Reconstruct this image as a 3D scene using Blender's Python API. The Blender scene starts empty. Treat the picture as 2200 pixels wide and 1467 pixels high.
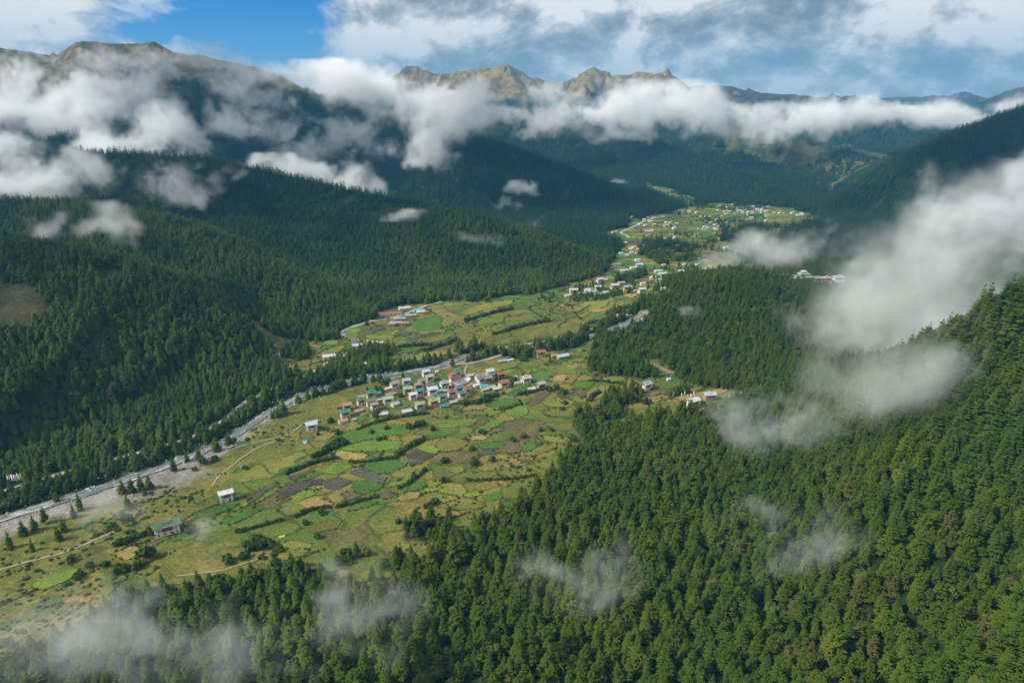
import bpy, bmesh, math, random
import numpy as np
from mathutils import Vector, Matrix, Euler
from mathutils.geometry import delaunay_2d_cdt

scene = bpy.context.scene
R = math.radians
random.seed(11)
rng = np.random.default_rng(11)

# ------------------------------------------------------------------ camera
CAM_Z = 310.0
PITCH = R(18.9)
FPX = 1467.0                     # focal length in photograph pixels (2200 wide): a 24 mm lens
cam_d = bpy.data.cameras.new('camera')
cam_d.sensor_width = 36.0
cam_d.lens = 36.0 * FPX / 2200.0
cam_d.clip_start = 1.0
cam_d.clip_end = 60000.0
cam = bpy.data.objects.new('camera', cam_d)
cam.location = (0, 0, CAM_Z)
cam.rotation_euler = (R(90) - PITCH, 0, 0)
scene.collection.objects.link(cam)
scene.camera = cam

# ------------------------------------------------------------------ sky, sun, exposure
SUN_EL, SUN_AZ = R(41), R(-110)   # azimuth clockwise from +Y (the way the camera looks): the sun stands to the left
world = bpy.data.worlds.new('World')
scene.world = world
world.use_nodes = True


def build_sky():
    nt = world.node_tree
    nt.nodes.clear()
    N, L = nt.nodes.new, nt.links.new
    out = N('ShaderNodeOutputWorld')
    bg = N('ShaderNodeBackground')
    bg.inputs['Strength'].default_value = 0.13
    sky = N('ShaderNodeTexSky')
    sky.sky_type = 'NISHITA'
    sky.sun_disc = False
    sky.sun_elevation = SUN_EL
    sky.sun_rotation = SUN_AZ
    sky.altitude = 2500
    tc = N('ShaderNodeTexCoord')
    sep = N('ShaderNodeSeparateXYZ')
    L(tc.outputs['Generated'], sep.inputs[0])

    def math_(op, a, b=None, clamp=False):
        m = N('ShaderNodeMath'); m.operation = op; m.use_clamp = clamp
        for i, v in enumerate((a, b)):
            if v is None: continue
            if isinstance(v, (int, float)): m.inputs[i].default_value = v
            else: L(v, m.inputs[i])
        return m.outputs[0]

    def vmul(vec, k, off=(0, 0, 0)):
        mp = N('ShaderNodeMapping'); mp.vector_type = 'POINT'
        mp.inputs['Scale'].default_value = k; mp.inputs['Location'].default_value = off
        L(vec, mp.inputs['Vector'])
        return mp.outputs[0]

    def noise(vec, scale, detail, rough, dist=0.0):
        n = N('ShaderNodeTexNoise')
        n.inputs['Scale'].default_value = scale
        n.inputs['Detail'].default_value = detail
        n.inputs['Roughness'].default_value = rough
        n.inputs['Distortion'].default_value = dist
        L(vec, n.inputs['Vector'])
        return n.outputs['Fac']

    def ramp(fac, stops):
        r = N('ShaderNodeValToRGB')
        el_ = r.color_ramp.elements
        while len(el_) > 1: el_.remove(el_[-1])
        for i, (p, c) in enumerate(stops):
            e = el_[0] if i == 0 else el_.new(p)
            e.position = p
            e.color = (c, c, c, 1) if isinstance(c, (int, float)) else (*c, 1)
        L(fac, r.inputs[0])
        return r.outputs[0]

    def mix(f, a, b, blend='MIX'):
        m = N('ShaderNodeMix'); m.data_type = 'RGBA'; m.blend_type = blend
        for sck, v in ((m.inputs['Factor'], f), (m.inputs['A'], a), (m.inputs['B'], b)):
            if hasattr(v, 'is_output'): L(v, sck)
            elif isinstance(v, tuple): sck.default_value = (*v, 1)
            else: sck.default_value = v
        return m.outputs['Result']

    g = tc.outputs['Generated']
    v = vmul(g, (1, 1, 1.6), SKY_OFF)
    big = noise(v, 2.3, 3, 0.5, 0.4)
    mid = noise(v, 6.2, 12, 0.60, 0.2)
    lit = noise(vmul(g, (1, 1, 1.6), (SKY_OFF[0] + .018, SKY_OFF[1], SKY_OFF[2] - .04)), 6.2, 12, 0.60, 0.2)
    scud = noise(vmul(g, (1, 1, 1.8), (4.7, 1.1, 2.2)), 7.5, 8, 0.55, 0.3)
    # a blue gap left of the middle
    vm = N('ShaderNodeVectorMath'); vm.operation = 'SUBTRACT'
    L(g, vm.inputs[0]); vm.inputs[1].default_value = (-0.330, 0.935, 0.112)
    vl = N('ShaderNodeVectorMath'); vl.operation = 'LENGTH'
    L(vmul(vm.outputs[0], (1, 1, 1.5)), vl.inputs[0])
    gap = ramp(vl.outputs['Value'], [(0.06, 1.0), (0.21, 0.0)])
    cover = math_('ADD', math_('MULTIPLY', big, 0.7), math_('MULTIPLY', mid, 0.75))
    cover = math_('SUBTRACT', cover, math_('MULTIPLY', gap, 0.46))
    mask = ramp(cover, [(0.36, 0.0), (0.43, 0.6), (0.52, 1.0)])
    # lit from above and the left: bright where the cloud thins that way, grey beneath
    shade = math_('ADD', math_('MULTIPLY', math_('SUBTRACT', mid, lit), 3.4), math_('ADD', 0.585, math_('MULTIPLY', math_('SUBTRACT', mid, 0.5), 0.9)))
    shade = math_('ADD', shade, math_('MULTIPLY', math_('SUBTRACT', big, 0.56), -1.3))
    col = ramp(shade, [(0.10, (1.25, 1.45, 1.66)), (0.34, (1.9, 2.1, 2.28)), (0.50, (2.7, 2.85, 2.98)), (0.66, (3.8, 3.9, 3.95)), (0.82, (5.0, 5.0, 4.9))])
    dark = ramp(scud, [(0.60, 0.0), (0.69, 0.7)])
    col = mix(dark, col, (1.0, 1.25, 1.48))
    skyc = mix(1.0, sky.outputs[0], SKY_BLUE, 'MULTIPLY')
    all_ = mix(mask, skyc, col)
    low = ramp(sep.outputs['Z'], [(0.0, 0.6), (0.11, 0.0)])
    all_ = mix(low, all_, (2.0, 2.35, 2.65))
    L(all_, bg.inputs['Color'])
    L(bg.outputs[0], out.inputs['Surface'])


SKY_OFF = (0.6, 0.35, 0.2)
SKY_BLUE = (0.10, 0.34, 0.62)
build_sky()
sun_d = bpy.data.lights.new('sun', 'SUN')
sun_d.energy = 4.4
sun_d.angle = R(5)
sun_d.color = (1.0, 0.95, 0.86)
sun = bpy.data.objects.new('sun', sun_d)
to_sun = Vector((math.sin(SUN_AZ) * math.cos(SUN_EL), math.cos(SUN_AZ) * math.cos(SUN_EL), math.sin(SUN_EL)))
sun.rotation_euler = (-to_sun).to_track_quat('-Z', 'Y').to_euler()
sun.location = to_sun * 2000
scene.collection.objects.link(sun)
scene.view_settings.view_transform = 'Standard'
scene.view_settings.look = 'None'
scene.view_settings.exposure = 0.5
scene.view_settings.gamma = 1.0
scene.view_settings.use_curve_mapping = False
cy = scene.cycles
cy.max_bounces = 7
cy.diffuse_bounces = 1
cy.glossy_bounces = 2
cy.transmission_bounces = 2
cy.volume_bounces = 5
cy.transparent_max_bounces = 8
cy.use_denoising = True
cy.volume_step_rate = 1.0
cy.volume_max_steps = 256
try: cy.denoiser = 'OPENIMAGEDENOISE'
except Exception: pass

# ------------------------------------------------------------------ numbers: rays, noise, terrain
CP, SP = math.cos(PITCH), math.sin(PITCH)


def ray(u, v):
    a = (u - 1100.0) / FPX
    b = (733.5 - v) / FPX
    return np.array([a, CP + SP * b, -SP + CP * b])


def P(u, v, t):
    """the point of the place at depth t that the photograph shows at (u, v)"""
    d = ray(u, v) * t
    return (d[0], d[1], d[2] + CAM_Z)


def project(x, y, z):
    dz = z - CAM_Z
    t = y * CP - dz * SP
    up = y * SP + dz * CP
    t = np.where(np.abs(t) < 1e-3, 1e-3, t)
    return 1100.0 + FPX * x / t, 733.5 - FPX * up / t, t


def _hash(ix, iy, iz, seed):
    h = (ix.astype(np.int64) * 374761393 + iy.astype(np.int64) * 668265263 + iz * 2147483647 + seed * 1274126177) & 0xFFFFFFFF
    h = ((h ^ (h >> 13)) * 1274126177) & 0xFFFFFFFF
    h = ((h ^ (h >> 16)) * 2246822519) & 0xFFFFFFFF
    return ((h ^ (h >> 15)) & 0xFFFFFF).astype(np.float32) / np.float32(0xFFFFFF)


def vnoise(x, y, seed=0):
    ix, iy = np.floor(x), np.floor(y)
    fx, fy = (x - ix).astype(np.float32), (y - iy).astype(np.float32)
    fx = fx * fx * fx * (fx * (fx * 6 - 15) + 10); fy = fy * fy * fy * (fy * (fy * 6 - 15) + 10)
    ix = ix.astype(np.int64); iy = iy.astype(np.int64)
    a, b = _hash(ix, iy, 0, seed), _hash(ix + 1, iy, 0, seed)
    c, d = _hash(ix, iy + 1, 0, seed), _hash(ix + 1, iy + 1, 0, seed)
    return (a + (b - a) * fx) * (1 - fy) + (c + (d - c) * fx) * fy


def fbm(x, y, octaves=5, seed=0, gain=0.5):
    s, a, n = 0.0, 1.0, 0.0
    for o in range(octaves):
        s = s + a * vnoise(x + 17.3 * o, y - 9.1 * o, seed + o)
        n += a; a *= gain; x, y = (x * 1.63 - y * 1.21), (x * 1.21 + y * 1.63)
    return s / n


def ridged(x, y, octaves=5, seed=0, gain=0.5):
    s, a, n = 0.0, 1.0, 0.0
    for o in range(octaves):
        s = s + a * (1 - np.abs(2 * vnoise(x + 7.7 * o, y + 3.3 * o, seed + o) - 1))
        n += a; a *= gain; x, y = (x * 1.63 - y * 1.21), (x * 1.21 + y * 1.63)
    return s / n


def sstep(e0, e1, x):
    t = np.clip((x - e0) / (e1 - e0), 0, 1)
    return t * t * (3 - 2 * t)


def poly_dist(px, py, pts):
    """distance to a polyline, and the third coordinate interpolated along it"""
    best = np.full(px.shape, 1e12); zz = np.zeros(px.shape)
    for (ax, ay, az), (bx, by, bz) in zip(pts[:-1], pts[1:]):
        dx, dy = bx - ax, by - ay
        l2 = dx * dx + dy * dy + 1e-9
        k = np.clip(((px - ax) * dx + (py - ay) * dy) / l2, 0, 1)
        d2 = (px - ax - k * dx) ** 2 + (py - ay - k * dy) ** 2
        m = d2 < best
        best = np.where(m, d2, best); zz = np.where(m, az + k * (bz - az), zz)
    return np.sqrt(best), zz


# crest lines: points of the place, the fall of the slopes on either side, how round the crest is
RIDGES = [
    ([(760, -500, 360), (700, 0, 320), (650, 200, 290), (600, 420, 205), (545, 510, 160), (530, 600, 112)], .45, 20, .75),
    ([P(2068, 716, 600), P(2110, 676, 590), P(2200, 642, 580), P(2420, 560, 560)], 1.05, 8, .2),
    ([P(1290, 726, 985), P(1400, 655, 1020), P(1500, 616, 1050), P(1600, 594, 1080), P(1720, 606, 1120), P(1830, 618, 1160),
      P(2000, 560, 1250), P(2200, 470, 1350), P(2500, 380, 1450)], .24, 30, .35),
    ([P(1700, 484, 2050), P(1800, 436, 2050), P(1900, 376, 2050), P(2000, 316, 2050), P(2100, 274, 2100), P(2200, 234, 2150),
      P(2600, 120, 2300), P(3200, 0, 2400)], .42, 20, .8),
    ([P(-900, 440, 900), P(-300, 490, 870), P(0, 526, 850), P(200, 550, 860), P(330, 598, 870), P(480, 696, 870), P(600, 795, 850)], .40, 25, .8),
    ([P(0, 430, 1250), P(200, 445, 1200), P(350, 476, 1150), P(480, 526, 1120), P(620, 606, 1080), P(720, 664, 1040), P(800, 704, 1008)], .42, 20, .8),
    ([P(-300, 300, 1750), P(0, 325, 1700), P(250, 335, 1650), P(430, 346, 1600), P(600, 382, 1570), P(760, 416, 1540), P(900, 441, 1500), P(1050, 476, 1450),
      P(1200, 526, 1400), P(1312, 586, 1355)], .44, 20, .8),
    ([P(700, 425, 2400), P(880, 390, 2350), P(960, 300, 2300), P(1000, 284, 2300), P(1100, 318, 2300), P(1250, 376, 2250),
      P(1350, 417, 2200), P(1445, 456, 2150)], .5, 20, 1.0),
    ([P(-900, -40, 2600), P(-400, 40, 2700), P(0, 108, 2800), P(120, 118, 2800), P(175, 90, 2800), P(240, 98, 2800), P(330, 87, 2800), P(370, 112, 2820), P(440, 124, 2850),
      P(520, 138, 2900), P(620, 175, 2950), P(700, 212, 3000), P(860, 235, 3100), P(1000, 290, 3200)], .46, 20, 1.4),
    ([P(620, 215, 6600), P(820, 178, 6200), P(890, 143, 6000), P(935, 160, 6000), P(1010, 152, 6000), P(1060, 148, 5950), P(1090, 138, 5900), P(1140, 165, 5900),
      P(1200, 180, 6000), P(1240, 165, 6000), P(1275, 147, 6000), P(1310, 166, 6000), P(1380, 156, 6000), P(1440, 166, 5800), P(1480, 200, 5500), P(1530, 262, 5000)], .62, 15, 2.2),
    ([P(1090, 139, 5900), P(1110, 200, 5500), P(1140, 250, 5100)], .6, 20, 2.0),
    ([P(1275, 147, 6000), P(1230, 200, 5600), P(1200, 240, 5200)], .6, 20, 2.0),
    ([P(1000, 238, 3900), P(1150, 243, 3700), P(1240, 266, 3500), P(1340, 284, 3300), P(1500, 337, 2900), P(1600, 377, 2600), P(1730, 437, 2200)], .5, 20, 1.2),
    ([P(1440, 235, 3900), P(1540, 270, 3600), P(1700, 294, 3300), P(1800, 322, 3000), P(1930, 357, 2650)], .62, 20, 1.6),
    ([P(1700, 265, 4500), P(1780, 272, 4300), P(1860, 246, 4200), P(1950, 268, 4000), P(2020, 296, 3700), P(2080, 335, 3200)], .5, 25, 1.6),
    ([P(1430, 195, 6200), P(1500, 184, 6000), P(1560, 185, 6000), P(1640, 201, 6000), P(1760, 209, 6000), P(1860, 217, 6000), P(1960, 238, 5800)], .5, 25, 1.8),
    ([P(1800, 214, 9500), P(1920, 208, 9200), P(2000, 206, 9000), P(2090, 206, 9000), P(2200, 225, 9000)], .5, 30, 2.0),
    ([P(2040, 250, 6800), P(2080, 230, 6600), P(2140, 206, 6500), P(2200, 185, 6400), P(2500, 120, 6200), P(3000, 60, 6000)], .5, 30, 2.0),
]
RIVER_PX = [(-260, 1185, 40), (-100, 1140, 34), (0, 1112, 28), (200, 1050, 26), (330, 1008, 24), (430, 970, 24), (500, 934, 24), (560, 893, 26), (620, 858, 26), (690, 833, 24), (760, 813, 22),
            (860, 800, 19), (950, 783, 17), (985, 770, 18), (1030, 755, 24), (1080, 744, 24), (1150, 735, 20), (1280, 717, 18), (1380, 700, 18)]


def floor_z(x, y):
    return 0.010 * np.clip(y - 700, 0, None) + 0.035 * np.clip(y - 2500, 0, 4000)


def _flat(u, v):
    d = ray(u, v); t = CAM_Z / -d[2]
    for _ in range(20):
        t = (CAM_Z - float(floor_z(d[0] * t, d[1] * t))) / -d[2]
    return d[0] * t, d[1] * t


RIVER = [(*_flat(u, v), w) for u, v, w in RIVER_PX]
_rb = np.array([[x, y] for x, y, w in RIVER])


def height(x, y, detail=True):
    x = np.asarray(x, float); y = np.asarray(y, float)
    fl = floor_z(x, y)
    h = fl + 0.0
    dmin = np.full(x.shape, 1e9)
    amp = np.ones(x.shape)
    wx = x + 60 * (fbm(x / 420, y / 420, 3, 5) - .5) * 2
    wy = y + 60 * (fbm(x / 420, y / 420, 3, 9) - .5) * 2
    for pts, s, rnd, am in RIDGES:
        d0, z = poly_dist(x, y, pts)
        d1, z1 = poly_dist(wx, wy, pts)
        k = sstep(40, 260, d0)
        d = d0 * (1 - k) + d1 * k
        r = z - s * (np.sqrt(d * d + rnd * rnd) - rnd)
        kk = 14.0
        m = np.clip(0.5 + 0.5 * (r - h) / kk, 0, 1)
        h = h * (1 - m) + r * m + kk * m * (1 - m) * 0.9
        dmin = np.where(m > .5, d0, dmin); amp = np.where(m > .5, am, amp)
    up = np.clip(h - fl, 0, None)
    if detail:
        far = sstep(1800, 4500, y)
        n1 = ridged(x / 260, y / 260, 5, 21) - .62
        n2 = ridged(x / 900 + 3, y / 900, 6, 31, .55) - .62
        w = sstep(3, 70, up) * sstep(0, 160 - 40 * far, dmin)
        n3 = ridged(x / 105 + 9, y / 105, 3, 37) - .62
        h = h + w * amp * (n1 * 66 * (1 - .25 * far) + n3 * 18 * (1 - far) + far * n2 * 190)
        h = h + sstep(300, 420, h) * sstep(2000, 2600, y) * (ridged(x / 170, y / 170, 4, 41) - .6) * 34
        h = h + (1 - sstep(4, 40, up)) * (fbm(x / 75, y / 75, 3, 51) - .5) * 4.0 * sstep(30, 90, _river_d(x, y))
        h = h + (fbm(x / 28, y / 28, 3, 61) - .5) * (1.2 + .03 * np.clip(up, 0, 90))
    rd = _river_d(x, y)
    h = h - 2.2 * (1 - sstep(9, 22, rd))
    return h


def _river_d(x, y):
    return poly_dist(np.asarray(x, float), np.asarray(y, float), RIVER)[0]


_TS = np.geomspace(150, 9000, 1400)
_GRID = {}


def ground(x, y):
    """height read off the terrain sheet itself (quick)"""
    G_ = _GRID
    x = np.asarray(x, float); y = np.asarray(y, float) - G_['apex']
    r_ = np.log(np.maximum(np.hypot(x, y), 1e-3)); a_ = np.arctan2(x, y)
    i = np.clip((r_ - G_['r0']) / G_['dr'], 0, G_['nr'] - 1.001); j = np.clip((a_ - G_['a0']) / G_['da'], 0, G_['na'] - 1.001)
    i0 = i.astype(int); j0 = j.astype(int); fi = i - i0; fj = j - j0
    Z_ = G_['z']
    return (Z_[i0, j0] * (1 - fj) + Z_[i0, j0 + 1] * fj) * (1 - fi) + (Z_[i0 + 1, j0] * (1 - fj) + Z_[i0 + 1, j0 + 1] * fj) * fi


def pick(u, v, tmin=150.0):
    """where the line of sight through a place of the photograph meets the ground"""
    d = ray(u, v)
    ts = _TS[_TS >= tmin]
    gap = CAM_Z + d[2] * ts - ground(d[0] * ts, d[1] * ts)
    k = int(np.argmax(gap < 0)) if (gap < 0).any() else len(ts) - 1
    lo, hi = (ts[k - 1] if k else ts[0]), ts[k]
    t2 = np.linspace(lo, hi, 16)
    g2 = CAM_Z + d[2] * t2 - ground(d[0] * t2, d[1] * t2)
    j = int(np.argmax(g2 < 0)) if (g2 < 0).any() else 15
    t = t2[j]
    x, y = d[0] * t, d[1] * t
    return float(x), float(y), float(ground(np.array([x]), np.array([y]))[0])


def picks(uv):
    return [pick(u, v) for u, v in uv]


def in_poly(u, v, poly):
    inside = np.zeros(u.shape, bool)
    n = len(poly)
    for i in range(n):
        x1, y1 = poly[i]; x2, y2 = poly[(i + 1) % n]
        c = ((y1 > v) != (y2 > v))
        xx = (x2 - x1) * (v - y1) / ((y2 - y1) if y2 != y1 else 1e-9) + x1
        inside ^= c & (u < xx)
    return inside


# ------------------------------------------------------------------ scene helpers
def link(o, parent=None):
    scene.collection.objects.link(o)
    if parent is not None: o.parent = parent
    return o


def tag(o, label=None, cat=None, group=None, kind=None):
    if label: o['label'] = label
    if cat: o['category'] = cat
    if group: o['group'] = group
    if kind: o['kind'] = kind
    return o


def mesh_np(name, verts, faces, mat=None, smooth=False):
    me = bpy.data.meshes.new(name)
    verts = np.asarray(verts, np.float32)
    me.vertices.add(len(verts)); me.vertices.foreach_set('co', verts.ravel())
    faces = np.asarray(faces, np.int32)
    n, k = faces.shape
    me.loops.add(n * k); me.loops.foreach_set('vertex_index', faces.ravel())
    me.polygons.add(n); me.polygons.foreach_set('loop_start', np.arange(0, n * k, k, dtype=np.int32))
    me.polygons.foreach_set('loop_total', np.full(n, k, np.int32))
    me.update(calc_edges=True); me.validate()
    if smooth: me.polygons.foreach_set('use_smooth', np.ones(n, bool))
    if mat: me.materials.append(mat)
    return me


def obj(name, me, parent=None, loc=None):
    o = bpy.data.objects.new(name, me)
    if loc is not None: o.location = loc
    return link(o, parent)


def empty(name, loc=(0, 0, 0), rz=0.0):
    o = bpy.data.objects.new(name, None)
    o.empty_display_size = 1.0
    o.location = loc; o.rotation_euler = (0, 0, rz)
    return link(o)


class MatB:
    """small helper round a material's node tree"""
    def __init__(self, name):
        self.m = bpy.data.materials.new(name); self.m.use_nodes = True
        self.nt = self.m.node_tree; self.nt.nodes.clear()
        self.out = self.N('ShaderNodeOutputMaterial')

    def N(self, t): return self.nt.nodes.new(t)
    def L(self, a, b): self.nt.links.new(a, b)

    def val(self, sock, v):
        if hasattr(v, 'is_output'): self.L(v, sock)
        elif isinstance(v, (tuple, list)) and len(v) == 3 and sock.type == 'RGBA': sock.default_value = (*v, 1)
        else: sock.default_value = v

    def math(self, op, a, b=None, c=None, clamp=False):
        m = self.N('ShaderNodeMath'); m.operation = op; m.use_clamp = clamp
        for i, v in enumerate((a, b, c)):
            if v is not None: self.val(m.inputs[i], v)
        return m.outputs[0]

    def mix(self, f, a, b, blend='MIX'):
        m = self.N('ShaderNodeMix'); m.data_type = 'RGBA'; m.blend_type = blend
        self.val(m.inputs['Factor'], f); self.val(m.inputs['A'], a); self.val(m.inputs['B'], b)
        return m.outputs['Result']

    def noise(self, vec, scale, detail=4, rough=.5, dist=0.0):
        n = self.N('ShaderNodeTexNoise')
        if vec is not None: self.L(vec, n.inputs['Vector'])
        n.inputs['Scale'].default_value = scale; n.inputs['Detail'].default_value = detail
        n.inputs['Roughness'].default_value = rough; n.inputs['Distortion'].default_value = dist
        return n.outputs['Fac']

    def ramp(self, fac, stops, interp='LINEAR'):
        r = self.N('ShaderNodeValToRGB'); r.color_ramp.interpolation = interp
        e = r.color_ramp.elements
        while len(e) > 1: e.remove(e[-1])
        for i, (p, c) in enumerate(stops):
            k = e[0] if i == 0 else e.new(p)
            k.position = p; k.color = (c, c, c, 1) if isinstance(c, (int, float)) else (*c, 1)
        self.L(fac, r.inputs[0])
        return r.outputs[0]

    def coord(self, kind='Object'):
        return self.N('ShaderNodeTexCoord').outputs[kind]

    def pos(self): return self.N('ShaderNodeNewGeometry').outputs['Position']
    def rand(self): return self.N('ShaderNodeObjectInfo').outputs['Random']
    def attr(self, name, out='Color'):
        a = self.N('ShaderNodeAttribute'); a.attribute_name = name
        return a.outputs[out]

    def mapping(self, vec, scale=(1, 1, 1), rot=(0, 0, 0), loc=(0, 0, 0)):
        m = self.N('ShaderNodeMapping')
        self.L(vec, m.inputs['Vector'])
        m.inputs['Scale'].default_value = scale; m.inputs['Rotation'].default_value = rot; m.inputs['Location'].default_value = loc
        return m.outputs[0]

    def bsdf(self, color, rough=.85, spec=.2, metal=0.0, bump=None, bump_d=.1, bump_s=.6):
        b = self.N('ShaderNodeBsdfPrincipled')
        self.val(b.inputs['Base Color'], color); self.val(b.inputs['Roughness'], rough)
        b.inputs['Specular IOR Level'].default_value = spec; self.val(b.inputs['Metallic'], metal)
        if bump is not None:
            k = self.N('ShaderNodeBump'); k.inputs['Distance'].default_value = bump_d; k.inputs['Strength'].default_value = bump_s
            self.L(bump, k.inputs['Height']); self.L(k.outputs[0], b.inputs['Normal'])
        self.L(b.outputs[0], self.out.inputs['Surface'])
        return self.m

# ------------------------------------------------------------------ where woods end (traced forest edges, as places of the photograph)
OPEN = [  # (outline, nearest depth, farthest depth)
    ([(-120, 1140), (0, 1120), (250, 1052), (420, 992), (500, 955), (560, 912), (640, 868), (760, 828), (880, 808), (960, 790), (1060, 768), (1150, 762), (1230, 748), (1275, 722),
      (1285, 745), (1262, 790), (1310, 808), (1380, 812), (1440, 800), (1480, 822), (1590, 842), (1610, 855), (1570, 880), (1500, 892), (1430, 896), (1350, 912), (1310, 925), (1262, 930),
      (1250, 965), (1205, 1000), (1170, 1040), (1110, 1085), (1040, 1112), (1000, 1140), (950, 1172), (900, 1205), (850, 1245), (790, 1262), (720, 1232), (640, 1215), (560, 1232),
      (480, 1245), (400, 1262), (300, 1262), (240, 1290), (150, 1350), (0, 1420), (-120, 1440)], 0, 1200),
    ([(835, 788), (960, 766), (1060, 742), (1130, 733), (1280, 712), (1300, 690), (1390, 648), (1450, 625), (1410, 600), (1330, 588), (1290, 594), (1200, 616), (1150, 630),
      (1050, 642), (960, 650), (900, 652), (850, 655), (818, 668), (800, 690), (760, 702), (735, 720), (750, 742), (800, 740), (850, 752), (830, 770)], 700, 1400),
    ([(585, 745), (600, 795), (650, 800), (690, 788), (750, 760), (800, 742), (830, 735), (800, 718), (740, 722), (700, 738), (650, 735), (600, 720), (560, 690), (530, 688), (545, 715)], 700, 1200),
    ([(1290, 592), (1312, 560), (1335, 530), (1320, 515), (1275, 502), (1340, 490), (1352, 472), (1440, 456), (1490, 440), (1560, 436), (1700, 446), (1760, 466), (1700, 492), (1640, 520),
      (1600, 556), (1540, 592), (1490, 612), (1450, 636), (1400, 602)], 1150, 2600),
    ([(1380, 392), (1415, 400), (1500, 426), (1470, 442), (1410, 415)], 1800, 3200),
    ([(-100, 600), (60, 612), (120, 660), (60, 700), (-100, 720)], 500, 1100),
    ([(1365, 768), (1410, 772), (1460, 800), (1440, 815), (1370, 785)], 700, 1100),
]
WOODS = [  # copses that stand inside the open ground: (outline, nearest depth, farthest depth)
    ([(868, 1160), (872, 1128), (930, 1112), (972, 1128), (960, 1150), (910, 1165)], 0, 1200),
    ([(716, 1218), (722, 1190), (790, 1180), (800, 1196), (750, 1222)], 0, 1200),
    ([(818, 1228), (830, 1202), (910, 1192), (930, 1205), (880, 1232)], 0, 1200),
    ([(970, 774), (980, 752), (1035, 742), (1040, 752), (1010, 770)], 700, 1200),
    ([(1090, 768), (1095, 745), (1180, 725), (1215, 722), (1180, 745), (1150, 765)], 700, 1200),
    ([(690, 818), (640, 846), (640, 820), (690, 795), (760, 765), (830, 745), (846, 762), (800, 775), (830, 790), (770, 806)], 600, 1200),
    ([(1290, 905), (1300, 868), (1345, 835), (1385, 842), (1350, 870), (1320, 905)], 600, 1000),
    ([(1225, 915), (1232, 895), (1290, 890), (1300, 930), (1255, 940)], 600, 1000),
    ([(1440, 858), (1446, 836), (1475, 830), (1480, 850)], 600, 1000),
    ([(1372, 548), (1380, 520), (1430, 512), (1500, 530), (1500, 560), (1430, 566)], 1200, 1900),
    ([(1315, 605), (1322, 585), (1370, 590), (1372, 612), (1335, 614)], 1100, 1500),
    ([(1360, 592), (1370, 580), (1395, 580), (1392, 592)], 1100, 1500),
    ([(1400, 640), (1410, 622), (1500, 590), (1490, 620), (1450, 640)], 1000, 1500),
    ([(1540, 512), (1560, 495), (1640, 478), (1640, 498), (1580, 530)], 1500, 2300),
    ([(600, 770), (612, 745), (650, 742), (672, 760), (640, 778)], 700, 1200),
]
TAN_PATCH = [([(-100, 590), (40, 605), (130, 650), (70, 705), (-100, 730)], 500, 1100)]


def masks(x, y, z):
    """how open the ground is: 1 on meadow and farmland, 0 under the woods"""
    u, v, t = project(x, y, z)
    wob = (fbm(x / 22, y / 22, 3, 77) - .5)
    u = u + wob * 26; v = v + (fbm(x / 22, y / 22, 3, 78) - .5) * 12
    op = np.zeros(x.shape, bool)
    for poly, a, b in OPEN:
        op |= in_poly(u, v, poly) & (t > a) & (t < b)
    thin = fbm(x / 38, y / 38, 3, 79)
    for poly, a, b in WOODS:
        op &= ~(in_poly(u, v, poly) & (t > a) & (t < b) & ((thin > .5) | (a < 1000)))
    return op, u, v, t


# ------------------------------------------------------------------ terrain sheet
NA, NR = 800, 900
az = np.linspace(R(-56), R(56), NA)
rr = np.concatenate([np.geomspace(70, 11500, NR)])
AA, RR = np.meshgrid(az, rr)
APEX_Y = -60.0
TX = RR * np.sin(AA); TY = RR * np.cos(AA) + APEX_Y
TZ = height(TX, TY)
_GRID.update(apex=APEX_Y, r0=math.log(70), dr=(math.log(11500) - math.log(70)) / (NR - 1), nr=NR, a0=az[0], da=az[1] - az[0], na=NA, z=TZ)
OPENM, TU, TV, TT = masks(TX, TY, TZ)
UPZ = TZ - floor_z(TX, TY)
# base colours of the ground, by what grows or lies there
n_a = fbm(TX / 130, TY / 130, 4, 101); n_b = fbm(TX / 22, TY / 22, 4, 102); n_c = fbm(TX / 420, TY / 420, 4, 103)
def mixc(a, b, f): return a * (1 - f[..., None]) + b * f[..., None]
C = lambda *c: np.array(c, float)
col = np.zeros(TX.shape + (3,)) + C(.017, .030, .008)                       # forest floor
mead = mixc(np.zeros(TX.shape + (3,)) + C(.100, .110, .024), np.zeros(TX.shape + (3,)) + C(.165, .130, .034), sstep(.40, .62, n_b * .55 + n_a * .45))
mead = mixc(mead, np.zeros(TX.shape + (3,)) + C(.062, .098, .024), sstep(.55, .72, n_b))
tanp = in_poly(TU + (n_b - .5) * 60, TV + (n_a - .5) * 30, TAN_PATCH[0][0]) & (TT > 500) & (TT < 1100)
mead = np.where(tanp[..., None], mixc(np.zeros(TX.shape + (3,)) + C(.060, .048, .022), np.zeros(TX.shape + (3,)) + C(.042, .050, .018), n_b), mead)
opf = OPENM.astype(float)
for _ in range(2):
    opf[1:-1, 1:-1] = (opf[1:-1, 1:-1] * 4 + opf[:-2, 1:-1] + opf[2:, 1:-1] + opf[1:-1, :-2] + opf[1:-1, 2:]) / 8
col = mixc(col, mead, opf)
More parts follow.
